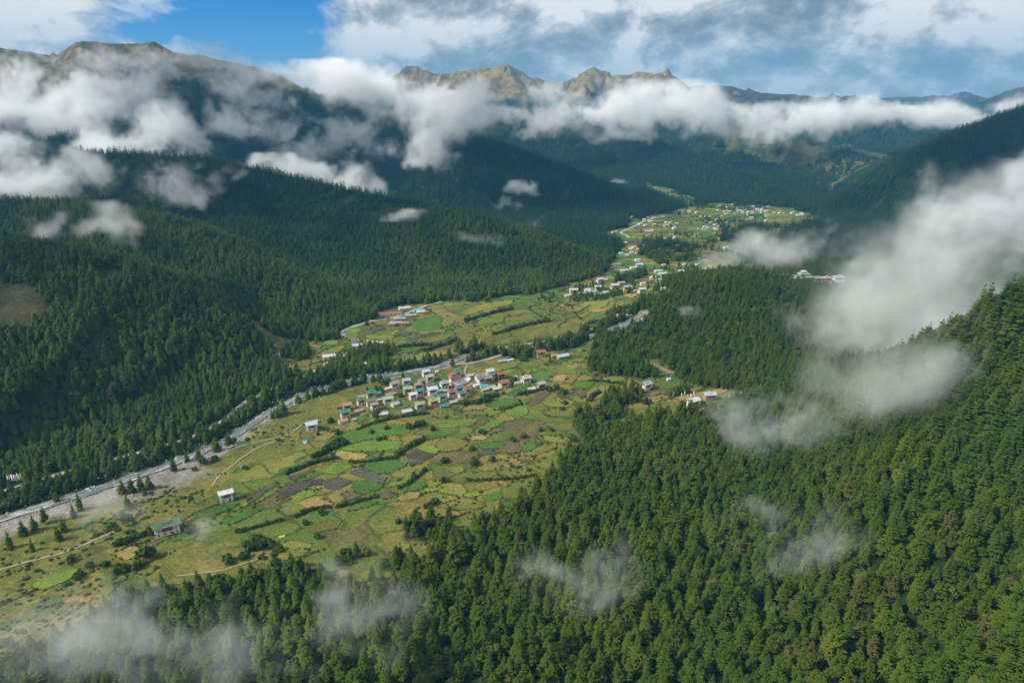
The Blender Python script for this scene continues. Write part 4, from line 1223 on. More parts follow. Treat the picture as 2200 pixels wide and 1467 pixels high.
infield = np.zeros(X.shape, bool)
for cr, ring in FIELDS: infield |= in_poly(X, Y, [tuple(p) for p in ring])
dens = fbm(X / 60, Y / 60, 4, 401)
road_d = np.min([poly_dist(X, Y, ln)[0] for ln, w in ROADS], 0)
k = op & ~infield & (dens + rng.uniform(-.07, .07, X.shape) > .64) & (_river_d(X, Y) > 20) & (road_d > 5) & (t < 1350)
k &= ~in_poly(u, v, [(640, 900), (760, 830), (980, 790), (1180, 790), (1190, 850), (1000, 870), (880, 895), (740, 925)])
scatter('low_scrub', np.stack([X[k], Y[k]], -1), .7, 1.7, 'low dark scrub dotted over the rough grazing', 'scrub')
# stones of the river bed
b_ = bmesh.new(); bmesh.ops.create_icosphere(b_, subdivisions=1, radius=1.0)
for q in b_.verts: q.co *= random.uniform(.75, 1.2)
stone_me = bpy.data.meshes.new('stone'); b_.to_mesh(stone_me); b_.free()
stone_me.materials.append(plain('river_stone', (.30, .29, .27), (.55, .54, .52), 1.5))
src_stone = [bpy.data.objects.new('stone_source', stone_me)]
sp_ = []
for (x, y, w) in densify(RIVER[:12], 1.3):
    for _ in range(3):
        q = rng.normal(0, 13); sp_.append((x + q * .62 + rng.normal(0, 2), y - q * .78 + rng.normal(0, 2)))
sp_ = np.array(sp_); z = height(sp_[:, 0], sp_[:, 1]); n = len(sp_)
s = np.clip(rng.lognormal(-.75, .5, n), .2, 1.8)
tag(instancer('river_stones', src_stone, np.stack([sp_[:, 0], sp_[:, 1], z + .25 * s + .3], -1), np.stack([s * 1.3, s, s * .6], -1), rng.uniform(0, 6, (n, 3)) * np.array([.1, .1, 1]), np.zeros(n)), 'pale boulders strewn along the river bed', 'stones', kind='stuff')

# ------------------------------------------------------------------ houses
def roof_mat(name, c, stripe=None):
    b = MatB(name)
    uvw = b.coord('Object')
    w = b.N('ShaderNodeTexWave'); w.bands_direction = 'X'; w.inputs['Scale'].default_value = .55; w.inputs['Distortion'].default_value = .3
    b.L(uvw, w.inputs['Vector'])
    n = b.noise(b.pos(), .45, 5, .65)
    k = b.mix(b.ramp(n, [(.3, 0.0), (.75, 1.0)]), tuple(q * .72 for q in c), tuple(min(.8, q * 1.2) for q in c))
    if stripe:
        w2 = b.N('ShaderNodeTexWave'); w2.bands_direction = 'X'; w2.inputs['Scale'].default_value = .13; b.L(uvw, w2.inputs['Vector'])
        k = b.mix(b.ramp(w2.outputs['Fac'], [(.5, 0.0), (.55, 1.0)]), k, stripe)
    k = b.mix(1.0, k, b.ramp(w.outputs['Fac'], [(0.0, .88), (1.0, 1.05)]), 'MULTIPLY')
    return b.bsdf(k, .45, .4, 0.0, bump=w.outputs['Fac'], bump_d=.04)


ROOF = {k: roof_mat('roof_metal', c) for k, c in dict(teal=(.045, .20, .165), green=(.09, .17, .10), palegreen=(.24, .38, .27), grey=(.32, .34, .36), lightblue=(.40, .47, .53), white=(.52, .54, .56),
                                                      red=(.31, .10, .085), rust=(.29, .215, .175), slate=(.12, .155, .19), yellowgreen=(.27, .33, .12), turquoise=(.03, .36, .34), brown=(.20, .13, .10)).items()}
ROOF['striped'] = roof_mat('roof_metal', (.42, .12, .10), (.62, .60, .57))
WALL = {k: plain('wall_plaster', tuple(q * .86 for q in c), c, .5, .9) for k, c in dict(white=(.76, .75, .71), cream=(.68, .60, .42), yellow=(.60, .44, .17), orange=(.50, .25, .09), tan=(.40, .29, .19), lightblue=(.52, .62, .68), brown=(.17, .11, .08)).items()}
M_TIMBER = plain('timber', (.13, .075, .045), (.22, .13, .08), 1.2)
M_PANE = plain('window_dark', (.020, .020, .022), (.035, .035, .04), 1.0, .3, .5)
M_FRAME = plain('window_frame', (.20, .11, .06), (.30, .17, .10), 2.0)
M_WHITE = plain('white_cloth', (.70, .70, .70), (.80, .80, .80), 1.0)
M_KHEMAR = plain('red_band', (.24, .035, .025), (.30, .05, .035), 1.0)


def bx(lo, hi, taper=0.0):
    (x0, y0, z0), (x1, y1, z1) = lo, hi
    t = taper
    v = [(x0, y0, z0), (x1, y0, z0), (x1, y1, z0), (x0, y1, z0), (x0 + t, y0 + t, z1), (x1 - t, y0 + t, z1), (x1 - t, y1 - t, z1), (x0 + t, y1 - t, z1)]
    return v, [(0, 3, 2, 1), (4, 5, 6, 7), (0, 1, 5, 4), (1, 2, 6, 5), (2, 3, 7, 6), (3, 0, 4, 7)]


def join(*geos):
    V_, F_, I_ = [], [], []
    for k, (v, f) in enumerate(geos):
        n = len(V_); V_ += list(v); F_ += [tuple(i + n for i in q) for q in f]; I_ += [k] * len(f)
    return V_, F_, I_


def mk(name, geo, mat, parent=None, loc=(0, 0, 0), rot=0.0, mats=None, mi=None):
    me_ = bpy.data.meshes.new(name); me_.from_pydata(geo[0], [], geo[1]); me_.update()
    for m in (mats or [mat]): me_.materials.append(m)
    if mi is not None: me_.polygons.foreach_set('material_index', np.array(mi, np.int32)); me_.update()
    o = obj(name, me_, parent, loc); o.rotation_euler = (0, 0, rot)
    return o


def gable(L, W, z0, rise, th=.16, lift=0.0):
    """two roof slopes with a ridge along x, sheets with thickness"""
    x0, x1, y = -L / 2, L / 2, W / 2
    v = [(x0, -y, z0), (x1, -y, z0), (x1, 0, z0 + rise), (x0, 0, z0 + rise), (x0, y, z0), (x1, y, z0)]
    v += [(a, b_, c - th) for a, b_, c in v]
    f = [(0, 1, 2, 3), (3, 2, 5, 4), (7, 6, 9, 8), (8, 9, 10, 11), (0, 6, 7, 1), (5, 11, 10, 4), (0, 3, 9, 6), (3, 4, 10, 9), (2, 1, 7, 8), (5, 2, 8, 11)]
    return v, f


def hip(L, W, z0, rise, th=.16):
    x0, x1, y = -L / 2, L / 2, W / 2
    k = max(.4, (L - W) / 2)
    v = [(x0, -y, z0), (x1, -y, z0), (x1, y, z0), (x0, y, z0), (-k, 0, z0 + rise), (k, 0, z0 + rise)]
    v += [(x0, -y, z0 - th), (x1, -y, z0 - th), (x1, y, z0 - th), (x0, y, z0 - th)]
    f = [(0, 1, 5, 4), (1, 2, 5), (2, 3, 4, 5), (3, 0, 4), (0, 6, 7, 1), (1, 7, 8, 2), (2, 8, 9, 3), (3, 9, 6, 0), (6, 9, 8, 7)]
    return v, f


def window_mesh(w, h):
    g1 = bx((-w / 2, -.10, 0), (w / 2, .10, h)); g2 = bx((-w / 2 + .18, -.13, .18), (-.06, .13, h - .16)); g3 = bx((.06, -.13, .18), (w / 2 - .18, .13, h - .16))
    v, f, i = join(g1, g2, g3)
    me_ = bpy.data.meshes.new('window'); me_.from_pydata(v, [], f); me_.update(); me_.materials.append(M_FRAME); me_.materials.append(M_PANE)
    me_.polygons.foreach_set('material_index', np.array([0 if k == 0 else 1 for k in i], np.int32)); me_.update()
    return me_


WIN = {'s': window_mesh(1.35, 1.55), 'l': window_mesh(2.3, 1.7)}


def add_window(kind, parent, x, y, z, rz):
    o = obj('window', WIN[kind], parent, (x, y, z)); o.rotation_euler = (0, 0, rz)
    return o


def house(u, v, L, W, st, roof, wall, label, yaw=28, cap=False, kind='gable', group='houses of the valley village', name='farmhouse', cat='house', porch=False, up=3.1, where=None):
    x, y, z = where or pick(u, v)
    e = empty(name, (x, y, z), R(yaw))
    if group.startswith(('houses of the valley', 'sheds of')): L, W, up = L * .82, W * .82, up * .93
    if group.startswith('hamlet'): L, W, up = L * .8, W * .8, up * .85
    H = up * st + .3
    mk('wall', bx((-L / 2, -W / 2, -1.6), (L / 2, W / 2, H), .16 if st > 1 else .03), WALL[wall], e)
    if st > 1:
        # timber gallery with its row of windows along the upper floor, and a cornice
        mk('timber_gallery', bx((-L * .2, -W / 2 - .35, H - up + .45), (L * .2, -W / 2 + .3, H - .25)), M_TIMBER, e)
        mk('cornice', bx((-L / 2 - .22, -W / 2 - .30, H), (L / 2 + .22, W / 2 + .30, H + .32)), M_TIMBER, e)
        nw = max(3, int(L / 2.6))
        for k in range(nw): add_window('s', e, -L * .42 + (k + .5) * L * .84 / nw, -W / 2 - (.35 if abs((k + .5) / nw - .5) * .84 < .2 else -.1), H - up + .62, 0)
        for k in range(max(2, int(L / 4))): add_window('s', e, -L / 2 + (k + .5) * L / max(2, int(L / 4)), -W / 2 + .04, .95, 0)
        for sx in (-1, 1):
            for k in (-1, 1):
                add_window('l' if W > 8 else 's', e, sx * (L / 2 - .12), k * W * .23, H - up + .6, R(90))
                if st > 1: add_window('s', e, sx * (L / 2 - .02), k * W * .23, .95, R(90))
        for k in range(2): add_window('s', e, (k - .5) * L * .45, W / 2 - .1, H - up + .6, 0)
    else:
        nw = max(1, int(L / 4))
        for k in range(nw): add_window('s', e, -L / 2 + (k + .5) * L / nw, -W / 2, .75, 0)
        if W > 5: add_window('s', e, -L / 2, 0, .75, R(90)); add_window('s', e, L / 2, 0, .75, R(90))
    mk('door', bx((-.55, -W / 2 - .06, -.2), (.55, -W / 2 + .1, 2.0)), M_TIMBER, e, (L * .2 if st > 1 else L * .25, 0, 0)) if L > 5 else None
    top = H + (.32 if st > 1 else 0)
    ov = 1.15 if st > 1 else .7
    gap = .75 if st > 1 else .12
    rise = (W / 2 + ov) * .34
    if kind == 'gable':
        mk('attic', bx((-L / 2 + .9, -W / 2 + 1.0, top), (L / 2 - .9, W / 2 - 1.0, top + gap + rise * .45)), M_TIMBER, e) if st > 1 else None
        mk('roof', gable(L + ov * 2, W + ov * 2, top + gap, rise), ROOF[roof], e)
    else:
        mk('attic', bx((-L / 2 + .9, -W / 2 + 1.0, top), (L / 2 - .9, W / 2 - 1.0, top + gap + .1)), M_TIMBER, e)
        mk('roof', hip(L + ov * 2, W + ov * 2, top + gap, rise), ROOF[roof], e)
    if cap:
        zc = top + gap + rise
        mk('roof_cap', gable(L * .42, W * .45, zc + .15, .7), ROOF[roof], e)
        mk('cap_wall', bx((-L * .17, -W * .15, zc - .75), (L * .17, W * .15, zc + .25)), M_TIMBER, e)
    if porch:
        mk('porch_roof', bx((L / 2 + .3, -W * .3, 2.3), (L / 2 + 3.2, W * .35, 2.45)), ROOF['grey'], e)
        for sy in (-.25, .3): mk('porch_post', bx((L / 2 + 2.9, W * sy - .1, -1), (L / 2 + 3.1, W * sy + .1, 2.3)), M_TIMBER, e)
    return tag(e, label, cat, group)


def shed(u, v, L, W, roof, wall, label, yaw=28, group='sheds of the valley village', h=.85):
    return house(u, v, L, W, 1, roof, wall, label, yaw, group=group, name='shed', cat='shed', up=2.4 * h)


VILLAGE = [
    (670, 923, 12, 9, 2, 'lightblue', 'white', 'white farmhouse with pale blue roof standing alone at the west end of the village', 24, False),
    (742, 896, 11, 9, 2, 'teal', 'cream', 'cream house with bright teal roof, the westernmost teal roof of the village', 28, True),
    (746, 881, 10, 8.5, 2, 'rust', 'orange', 'orange-walled house with brown roof behind the westernmost teal roof', 28, False),
    (776, 869, 10, 8, 2, 'green', 'white', 'white house with dull green capped roof left of the tall yellow house', 28, True),
    (797.5, 859, 11, 9, 3, 'teal', 'yellow', 'tall yellow three-storey house with teal capped roof', 24, True),
    (811, 849, 9, 7, 1, 'teal', 'tan', 'low building with teal roof peeping out behind the tall yellow house', 28, False),
    (797, 872, 11, 8, 2, 'green', 'cream', 'cream house with grey-green roof just below the tall yellow house', 28, False),
    (804, 880, 8, 7, 2, 'rust', 'white', 'narrow white house with brown roof in front of the grey-green roof', 34, False),
    (848, 834, 11, 8.5, 2, 'rust', 'white', 'white house with brown-grey roof nearest the river', 30, False),
    (873, 827, 10, 9, 2, 'grey', 'white', 'square white house with pale grey roof beside the tall conifer', 20, False),
    (876, 845, 11, 9, 2, 'palegreen', 'yellow', 'yellow house with pale green capped roof', 20, True),
    (898, 837, 9, 7.5, 2, 'rust', 'orange', 'orange-walled house with light brown roof in the middle of the village', 28, False),
    (907, 828, 10, 8, 2, 'rust', 'white', 'white house with pinkish brown capped roof behind the orange-walled one', 28, True),
    (923, 819, 10, 8, 2, 'grey', 'white', 'white house with grey and rusty roof at the upper village edge', 28, False),
    (915, 808, 10, 8, 2, 'lightblue', 'white', 'white house with pale blue roof, the one nearest the road', 28, False),
    (902, 850, 10, 8, 2, 'teal', 'white', 'white house with dark teal roof in the village centre', 24, False),
    (887, 858, 9, 7.5, 2, 'white', 'white', 'small white house with white roof at the village green', 30, False),
    (929, 851, 12, 10, 3, 'white', 'white', 'large three-storey white house with white roof in the village centre', 26, False),
    (924, 837, 10, 8, 2, 'green', 'white', 'white house with grey-green roof behind the large white house', 22, True),
    (954, 833, 11, 8.5, 2, 'grey', 'white', 'white house with grey capped roof left of the temple', 28, True),
    (834, 867, 12, 8, 2, 'palegreen', 'white', 'long white house with grey-green roof at the lower western green', 24, False),
    (849, 872, 10, 8, 1, 'grey', 'cream', 'low cream building with grey roof overlapping the long white house', 40, False),
    (902, 879, 11, 8, 2, 'yellowgreen', 'lightblue', 'pale blue house with moss green roof by the curved hedge', 28, False),
    (931, 871, 11, 9.5, 2, 'yellowgreen', 'yellow', 'large yellow house with moss green capped roof', 28, True),
    (950, 861, 10, 8, 2, 'green', 'white', 'white house with fresh green roof right of the large yellow house', 28, False),
    (971, 852, 11, 8.5, 2, 'red', 'white', 'white house with faded red capped roof', 24, True),
    (986, 843, 10, 8, 2, 'slate', 'white', 'white house with slate blue capped roof behind the faded red one', 28, True),
    (1003, 846, 9, 8, 2, 'red', 'white', 'white house with deep red capped roof at the lower right', 28, True),
    (993, 855, 10, 8, 2, 'teal', 'white', 'white house with dark teal roof in front of the two red roofs', 28, True),
    (982, 809, 11, 8, 2, 'teal', 'white', 'house with teal capped roof just behind the temple', 14, True),
    (1052, 807, 10, 8.5, 2, 'white', 'cream', 'cream house with white capped roof at the top of the upper village', 28, True),
    (1055, 815, 8.5, 7, 2, 'teal', 'white', 'small house with teal roof in the upper village', 28, True),
    (1075, 813, 10, 8.5, 2, 'red', 'brown', 'brown house with bright red capped roof', 28, True),
    (1031, 817, 12, 9, 2, 'rust', 'white', 'white house with wide pinkish brown roof in the upper village', 26, True),
    (1034, 824, 10, 7, 2, 'slate', 'white', 'house with dark slate roof squeezed in the upper village', 28, False),
    (1048, 822, 10, 7.5, 2, 'rust', 'tan', 'tan house with rusty capped roof right of the slate roof', 28, True),
    (1081.5, 832, 12, 9.5, 2, 'red', 'cream', 'cream house with long faded red roof at the right of the upper village', 32, False),
    (1129.5, 822, 12, 10, 2, 'striped', 'white', 'large white farmhouse with red and white striped roof east of the village', 26, True),
    (1162, 835, 11, 7, 2, 'grey', 'tan', 'tan barn-like house with grey roof at the eastern end', 34, False),
]
for r_ in VILLAGE: house(*r_[:7], r_[7], yaw=r_[8], cap=r_[9])
SHEDS = [
    (672, 909, 12, 4, 'grey', 'tan', 'long low grey shed behind the lone white farmhouse', 34), (737, 907, 10, 7, 'rust', 'white', 'low white shed with brown-grey roof below the westernmost teal roof', 32), (771, 885, 10, 7, 'rust', 'tan', 'tan shed with weathered brown roof standing on the lower west lawn', 34),
    (813, 862, 10, 6, 'grey', 'brown', 'grey-roofed shed right of the tall yellow house', 28), (823, 892, 11, 7, 'lightblue', 'tan', 'low pale blue roof at the start of the curved hedge', 20), (731, 876, 9, 5, 'brown', 'brown', 'ruined brown shed with reddish roof at the west edge', 20), (762, 904, 4, 3.5, 'grey', 'tan', 'tiny grey hut on the lawn below the village', 20),
    (777, 855, 9, 5, 'grey', 'brown', 'grey shed behind the dull green roof', 30), (834, 837, 9, 5, 'white', 'cream', 'low pale annex left of the house nearest the river', 34), (840, 850, 14, 6, 'rust', 'tan', 'long shed with brown roof and white end', 40), (938, 801, 4, 3.5, 'white', 'white', 'tiny white box-like hut above the village', 20),
    (921, 856, 10, 6, 'rust', 'tan', 'tan shed with brown-grey roof below the large white house', 28), (944, 843, 10, 6, 'lightblue', 'tan', 'left of two grey-roofed sheds below the capped grey roof', 30), (955, 842, 10, 6, 'grey', 'tan', 'right of two grey-roofed sheds below the capped grey roof', 10), (874, 886, 12, 8, 'lightblue', 'tan', 'low pale blue roofed barn by the curved hedge', 26),
    (954, 874, 11, 8, 'teal', 'tan', 'low barn with large teal roof right of the large yellow house', 18), (974, 866, 10, 7, 'grey', 'brown', 'brown shed with pale grey roof at the lower right lawn', 26), (986, 861, 8, 6, 'rust', 'tan', 'small tan shed under the dark teal roof', 26),
    (1010, 809, 14, 8, 'grey', 'tan', 'curved lane shed with grey roof left of the long red roof', 20), (1028, 809, 13, 9, 'red', 'cream', 'long low house with faded red roof at the village lane', 16), (1039, 832, 10, 7, 'turquoise', 'white', 'low building with brilliant turquoise roof', 18), (1024, 830, 9, 6, 'white', 'white', 'low white building left of the turquoise roof', 26),
    (1042, 839, 10, 7, 'grey', 'tan', 'tan shed with grey roof below the turquoise roof', 30), (1056, 834.5, 10, 7, 'grey', 'tan', 'brown-grey roofed shed right of the turquoise roof', 28), (1066, 838, 9, 6, 'lightblue', 'brown', 'shed with pale striped roof left of the long faded red roof', 28), (1112, 825, 10, 7, 'grey', 'white', 'low grey shed attached left of the striped-roof farmhouse', 20),
    (1142, 838, 10, 6, 'white', 'tan', 'low shed with white sheet roof left of the eastern barn', 26), (1078, 778, 14, 7, 'grey', 'brown', 'long grey shed beside the river road', 30), (1095, 776, 11, 5, 'white', 'white', 'low white shed beside the river road', 32), (1088, 771, 9, 4, 'slate', 'brown', 'small dark shed behind the river road sheds', 34),
    (343, 1147, 6, 5, 'white', 'white', 'small white annex left of the large green-roofed farmhouse', 30), (1436, 817, 5, 4, 'white', 'white', 'tiny white hut under the dirt track', 14),
]
for r_ in SHEDS: shed(*r_[:6], r_[6], yaw=r_[7])
OUT = 'outlying farmhouses'
house(361, 1143, 17, 9, 2, 'green', 'white', 'large white farmhouse with long green roof in the lower meadow', 30, True, group=OUT)
house(487, 1074, 10, 6, 2, 'white', 'white', 'small white house with white roof alone at the ploughed plots', 30, False, group=OUT)
house(1388, 836, 11, 8, 2, 'grey', 'white', 'white hillside farmhouse with two-part grey roof', 34, True, group=OUT, porch=True)
house(1489, 872, 12, 8, 2, 'white', 'white', 'white house with broad white roof on the right terrace, the nearer of two', 30, False, group=OUT)
house(1523, 859, 12, 8, 2, 'lightblue', 'tan', 'tan house with pale blue roof on the right terrace, the farther of two', 8, True, group=OUT)
house(1161, 766, 11, 9, 2, 'red', 'yellow', 'yellow house with red roof under the riverside trees', 14, False, group=OUT)
house(1208, 769, 16, 8, 1, 'lightblue', 'orange', 'long orange-walled building with pale blue roof by the riverside trees', 30, False, group=OUT)
house(1190, 768, 8, 6, 1, 'rust', 'orange', 'small orange building left of the long orange-walled one', 20, False, group=OUT)
NB = 'buildings at the forest edge beyond the river'
for r_ in [(838, 677, 34, 9, 1, 'red', 'white', 'very long white school-like building with red roof at the forest edge', 12), (869, 665, 18, 7, 1, 'white', 'white', 'long white-roofed building behind the red-roofed one', 22), (898, 669, 14, 8, 1, 'turquoise', 'white', 'low building with pale turquoise roof by the forest road', 16),
           (904, 673, 13, 7, 1, 'white', 'white', 'white-roofed building in front of the pale turquoise roof', 12), (913, 675, 9, 6, 1, 'red', 'orange', 'small reddish building at the end of the forest road row', 20), (882, 681, 15, 7, 1, 'grey', 'tan', 'grey-roofed building right of the forest road', 14), (858, 688, 17, 7, 1, 'grey', 'tan', 'grey-roofed shed above the orange walls', 10),
           (851, 697, 17, 8, 1, 'grey', 'orange', 'grey-roofed building with orange walls at the big green field', 8), (869, 698, 11, 8, 1, 'rust', 'orange', 'orange building touching the big green field', 16), (842, 700, 9, 6, 1, 'rust', 'orange', 'low orange shed at the left of the orange walls', 8), (801, 700, 7, 6, 2, 'rust', 'yellow', 'small orange-yellow hut by the winding road', 10),
           (764, 735, 10, 7, 1, 'slate', 'white', 'house with bluish roof above the road bend', 8), (767, 746, 12, 8, 1, 'white', 'white', 'white house at the road bend', 16), (707, 769, 15, 9, 1, 'white', 'white', 'white-roofed house beside the straight road', 20), (813, 740, 14, 6, 1, 'white', 'cream', 'low white building right of the road bend', -10),
           (784, 792, 6, 5, 2, 'white', 'white', 'small white house among the riverside trees'), (802, 787, 12, 8, 1, 'turquoise', 'tan', 'low turquoise-roofed shed among the riverside trees')]:
    house(*r_[:7], r_[7], yaw=r_[8] if len(r_) > 8 else 14, group=NB, name='building', cat='building')
MB_ = 'hamlet in the middle of the valley'
for r_ in [(1232, 629, 16, 11, 2, 'white', 'cream', 'cream house with white roof at the left of the middle hamlet'), (1220, 637, 13, 7, 1, 'white', 'white', 'low white roof left of the middle hamlet'), (1251, 632, 18, 8, 1, 'lightblue', 'white', 'long bluish-roofed building in the middle hamlet'), (1270, 633, 20, 12, 2, 'grey', 'white', 'large white house with dark grey roof in the middle hamlet'),
           (1284, 638, 15, 10, 2, 'rust', 'tan', 'brown-roofed house at the front of the middle hamlet'), (1300, 635, 14, 12, 2, 'lightblue', 'cream', 'cream house with pale roof at the right of the middle hamlet'), (1284, 622, 13, 8, 2, 'white', 'white', 'white house at the back of the middle hamlet'), (1262, 625, 13, 8, 1, 'white', 'white', 'low white roof at the back of the middle hamlet'),
           (1288, 606, 14, 9, 2, 'white', 'white', 'white house at the forest corner above the middle hamlet'), (1300, 603, 11, 7, 1, 'white', 'white', 'small white-roofed shed by the forest corner'), (1320, 619, 17, 12, 2, 'white', 'yellow', 'large yellow-walled house with white roof right of the middle hamlet'), (1334, 614, 14, 9, 2, 'grey', 'yellow', 'smaller yellow-walled house on the upper terrace'),
           (1347, 626, 15, 11, 3, 'grey', 'yellow', 'tall house with grey and white roof above green terraces'), (1378, 628, 13, 10, 2, 'white', 'cream', 'white-roofed house above the tan terrace'), (1367, 627, 11, 6, 1, 'grey', 'tan', 'grey shed beside the white-roofed house above the tan terrace'), (1340, 680, 28, 10, 1, 'white', 'white', 'long white shed against the dark spur'), (1314, 683, 14, 7, 1, 'white', 'white', 'low white hut left of the long white shed'),
           (1341, 583, 19, 9, 1, 'white', 'white', 'white-roofed building above the copse'), (1361, 577, 19, 9, 1, 'white', 'white', 'long white-roofed building left of a white house on the upper terraces'), (1373, 574, 16, 10, 2, 'white', 'white', 'white house on the upper terraces'), (1314, 570, 46, 11, 1, 'rust', 'white', 'very long brown and white roofed building at the forest edge'),
           (1409, 598, 28, 9, 1, 'white', 'white', 'long white roof above the brown plot'), (1418, 603, 17, 9, 1, 'lightblue', 'white', 'pale blue roof beside the brown plot'), (1423, 590, 19, 10, 1, 'white', 'white', 'white roof right of the blue-roofed building'), (1414, 584, 18, 10, 1, 'lightblue', 'white', 'blue-roofed building on the upper terraces'), (1461, 588, 14, 11, 2, 'white', 'cream', 'cream house near the hazy woods'),
           (1427, 622, 14, 9, 1, 'white', 'white', 'white roof below the brown plot'), (1381, 611, 10, 7, 1, 'white', 'white', 'tiny white roof left of the brown plot'), (1401, 603, 11, 6, 1, 'grey', 'tan', 'small grey roof at the brown plot edge'), (1474, 596, 16, 8, 1, 'white', 'white', 'low white roofs by the hazy woods'), (1320, 500, 15, 9, 1, 'white', 'white', 'lone white house on the far pale meadow')]:
    house(*r_[:7], r_[7], yaw=random.uniform(2, 26), group=MB_, name='house', up=2.9)

# far village: small houses, a wall and a roof each
FAR_VAR = []
for k, (L, W, H, rf, wl) in enumerate([(15, 10, 5.5, 'white', 'white'), (16, 9, 3.2, 'grey', 'white'), (14, 10, 5.5, 'lightblue', 'cream'), (13, 9, 5.2, 'rust', 'white'), (19, 9, 3.2, 'white', 'tan'), (14, 11, 6, 'white', 'yellow')]):
    w_ = mk('wall', bx((-L / 2, -W / 2, -1.5), (L / 2, W / 2, H)), WALL[wl]); r__ = mk('roof', gable(L + 2.4, W + 2.4, H + .4, W * .19), ROOF[rf])
    FAR_VAR.append((w_.data, r__.data))
    bpy.data.objects.remove(w_); bpy.data.objects.remove(r__)
FAR = [(1386, 471, 5), (1401, 480, 9), (1414, 494, 3), (1462, 487, 3), (1442, 484, 6), (1542, 489, 10), (1515, 493, 8), (1521, 468, 8), (1463, 455, 3), (1496, 455, 4), (1578, 445, 8), (1596, 454, 12), (1614, 454, 12), (1637, 452, 9), (1628, 468, 6), (1687, 459, 6), (1719, 463, 5),
       (1660, 444, 3), (1449, 513, 5), (1401, 513, 3), (1490, 536, 3), (1467, 556, 5), (1387, 552, 4), (1321, 547, 6), (1353, 531, 7), (1465, 569, 4), (1496, 572, 5), (1510, 579, 5), (1460, 587, 3), (1503, 588, 4), (1612, 563, 2), (1555, 526, 3), (1365, 540, 4), (1560, 455, 5), (1535, 480, 4), (1420, 470, 3)]
WHERE = {0: 'at the pale meadow by the far forest corner', 1: 'in the cluster on the lower far terraces', 2: 'on the far terraces left of the valley middle', 3: 'in the crowded far village under the dark hills', 4: 'at the far right end of the valley', 5: 'among the dark woods in mid distance'}
far_places = []
for (u, v, n) in FAR:
    sp = 13 if v < 500 else 16
    for k in range(max(2, int(n * .72))):
        for _ in range(12):
            uu, vv = u + random.gauss(0, sp), v + random.gauss(0, sp * .28)
            if all(abs(uu - a) > 6.0 or abs(vv - b_) > 2.6 for a, b_ in far_places): break
        far_places.append((uu, vv))
        x, y, z = pick(uu, vv, 1100)
        k2 = random.choice((0, 0, 1, 1, 2, 3, 4, 5, 0))
        e = empty('house', (x, y, z), R(random.uniform(-15, 50)))
        obj('wall', FAR_VAR[k2][0], e); obj('roof', FAR_VAR[k2][1], e)
        e.scale = (random.uniform(.48, .7),) * 3
        wk = 0 if u < 1425 and v < 500 else 2 if u < 1500 and v < 500 else 1 if u < 1560 and v >= 460 and v < 500 else 5 if v > 500 else 4 if u > 1675 else 3
        rf = ('white', 'grey', 'pale blue', 'brown', 'white', 'white')[k2]; wl = ('white', 'white', 'cream', 'white', 'tan', 'yellow')[k2]
        tag(e, f'tiny {wl} house with {rf} roof {WHERE[wk]}', 'house', f'tiny far houses {WHERE[wk]}')

# ------------------------------------------------------------------ temple with its walled court, and the monastery on the spur
def temple():
    x, y, z = pick(974.5, 822)
    e = empty('temple', (x, y, z), R(24))
    mk('wall', bx((-4.5, -4.2, -1.5), (4.5, 4.2, 7.6), .35), WALL['white'], e)
    mk('red_band', bx((-4.32, -4.02, 6.0), (4.32, 4.02, 7.2)), M_KHEMAR, e)
    mk('roof', hip(13, 12.2, 8.4, 2.0), ROOF['red'], e)
    mk('upper_wall', bx((-2.2, -2.0, 8.6), (2.2, 2.0, 11.2)), WALL['orange'], e)
    mk('upper_roof', hip(7.4, 7.0, 11.4, 1.5), ROOF['red'], e)
    mk('finial', bx((-.25, -.25, 12.6), (.25, .25, 14.2), .18), WALL['yellow'], e)
    for s_ in (-2.2, 0, 2.2): add_window('s', e, s_, -4.08, 3.4, 0)
    for s_ in (-1.6, 1.6): add_window('s', e, -4.36, s_, 3.4, R(90)); add_window('s', e, 4.36, s_, 3.4, R(90))
    tag(e, 'tall white temple with tiered red roof in the middle of the village', 'temple')
    c = [pick(u, v) for u, v in ((966, 827), (985, 831), (1008, 822), (1012, 816), (1003, 812), (985, 817))]
    ox, oy, oz = c[0]
    cp = [(p[0] - ox, p[1] - oy, p[2] - oz) for p in c]
    w = empty('courtyard', (ox, oy, oz))
    V_ = [(a, b_, c_ + .75) for a, b_, c_ in cp]
    mk('paving', (V_ + [(a, b_, c_ - .9) for a, b_, c_ in cp], [tuple(range(6))] + [(i, i + 6, (i + 1) % 6 + 6, (i + 1) % 6) for i in range(6)]), plain('pale_paving', (.50, .49, .46), (.62, .61, .58), .5), w)
    for i in range(6):
        (ax, ay, az_), (bx_, by, bz) = cp[i], cp[(i + 1) % 6]
        d = math.hypot(bx_ - ax, by - ay); an = math.atan2(by - ay, bx_ - ax)
        mk('court_wall', bx((0, -.3, -1.2), (d, .3, 2.1)), WALL['white'], w, (ax, ay, (az_ + bz) / 2), an)
        mk('wall_coping', bx((-.2, -.55, 2.1), (d + .2, .55, 2.4)), ROOF['red'] if i == 0 else ROOF['rust'], w, (ax, ay, (az_ + bz) / 2), an)
    tag(w, 'white walled courtyard adjoining the temple', 'courtyard')


temple()


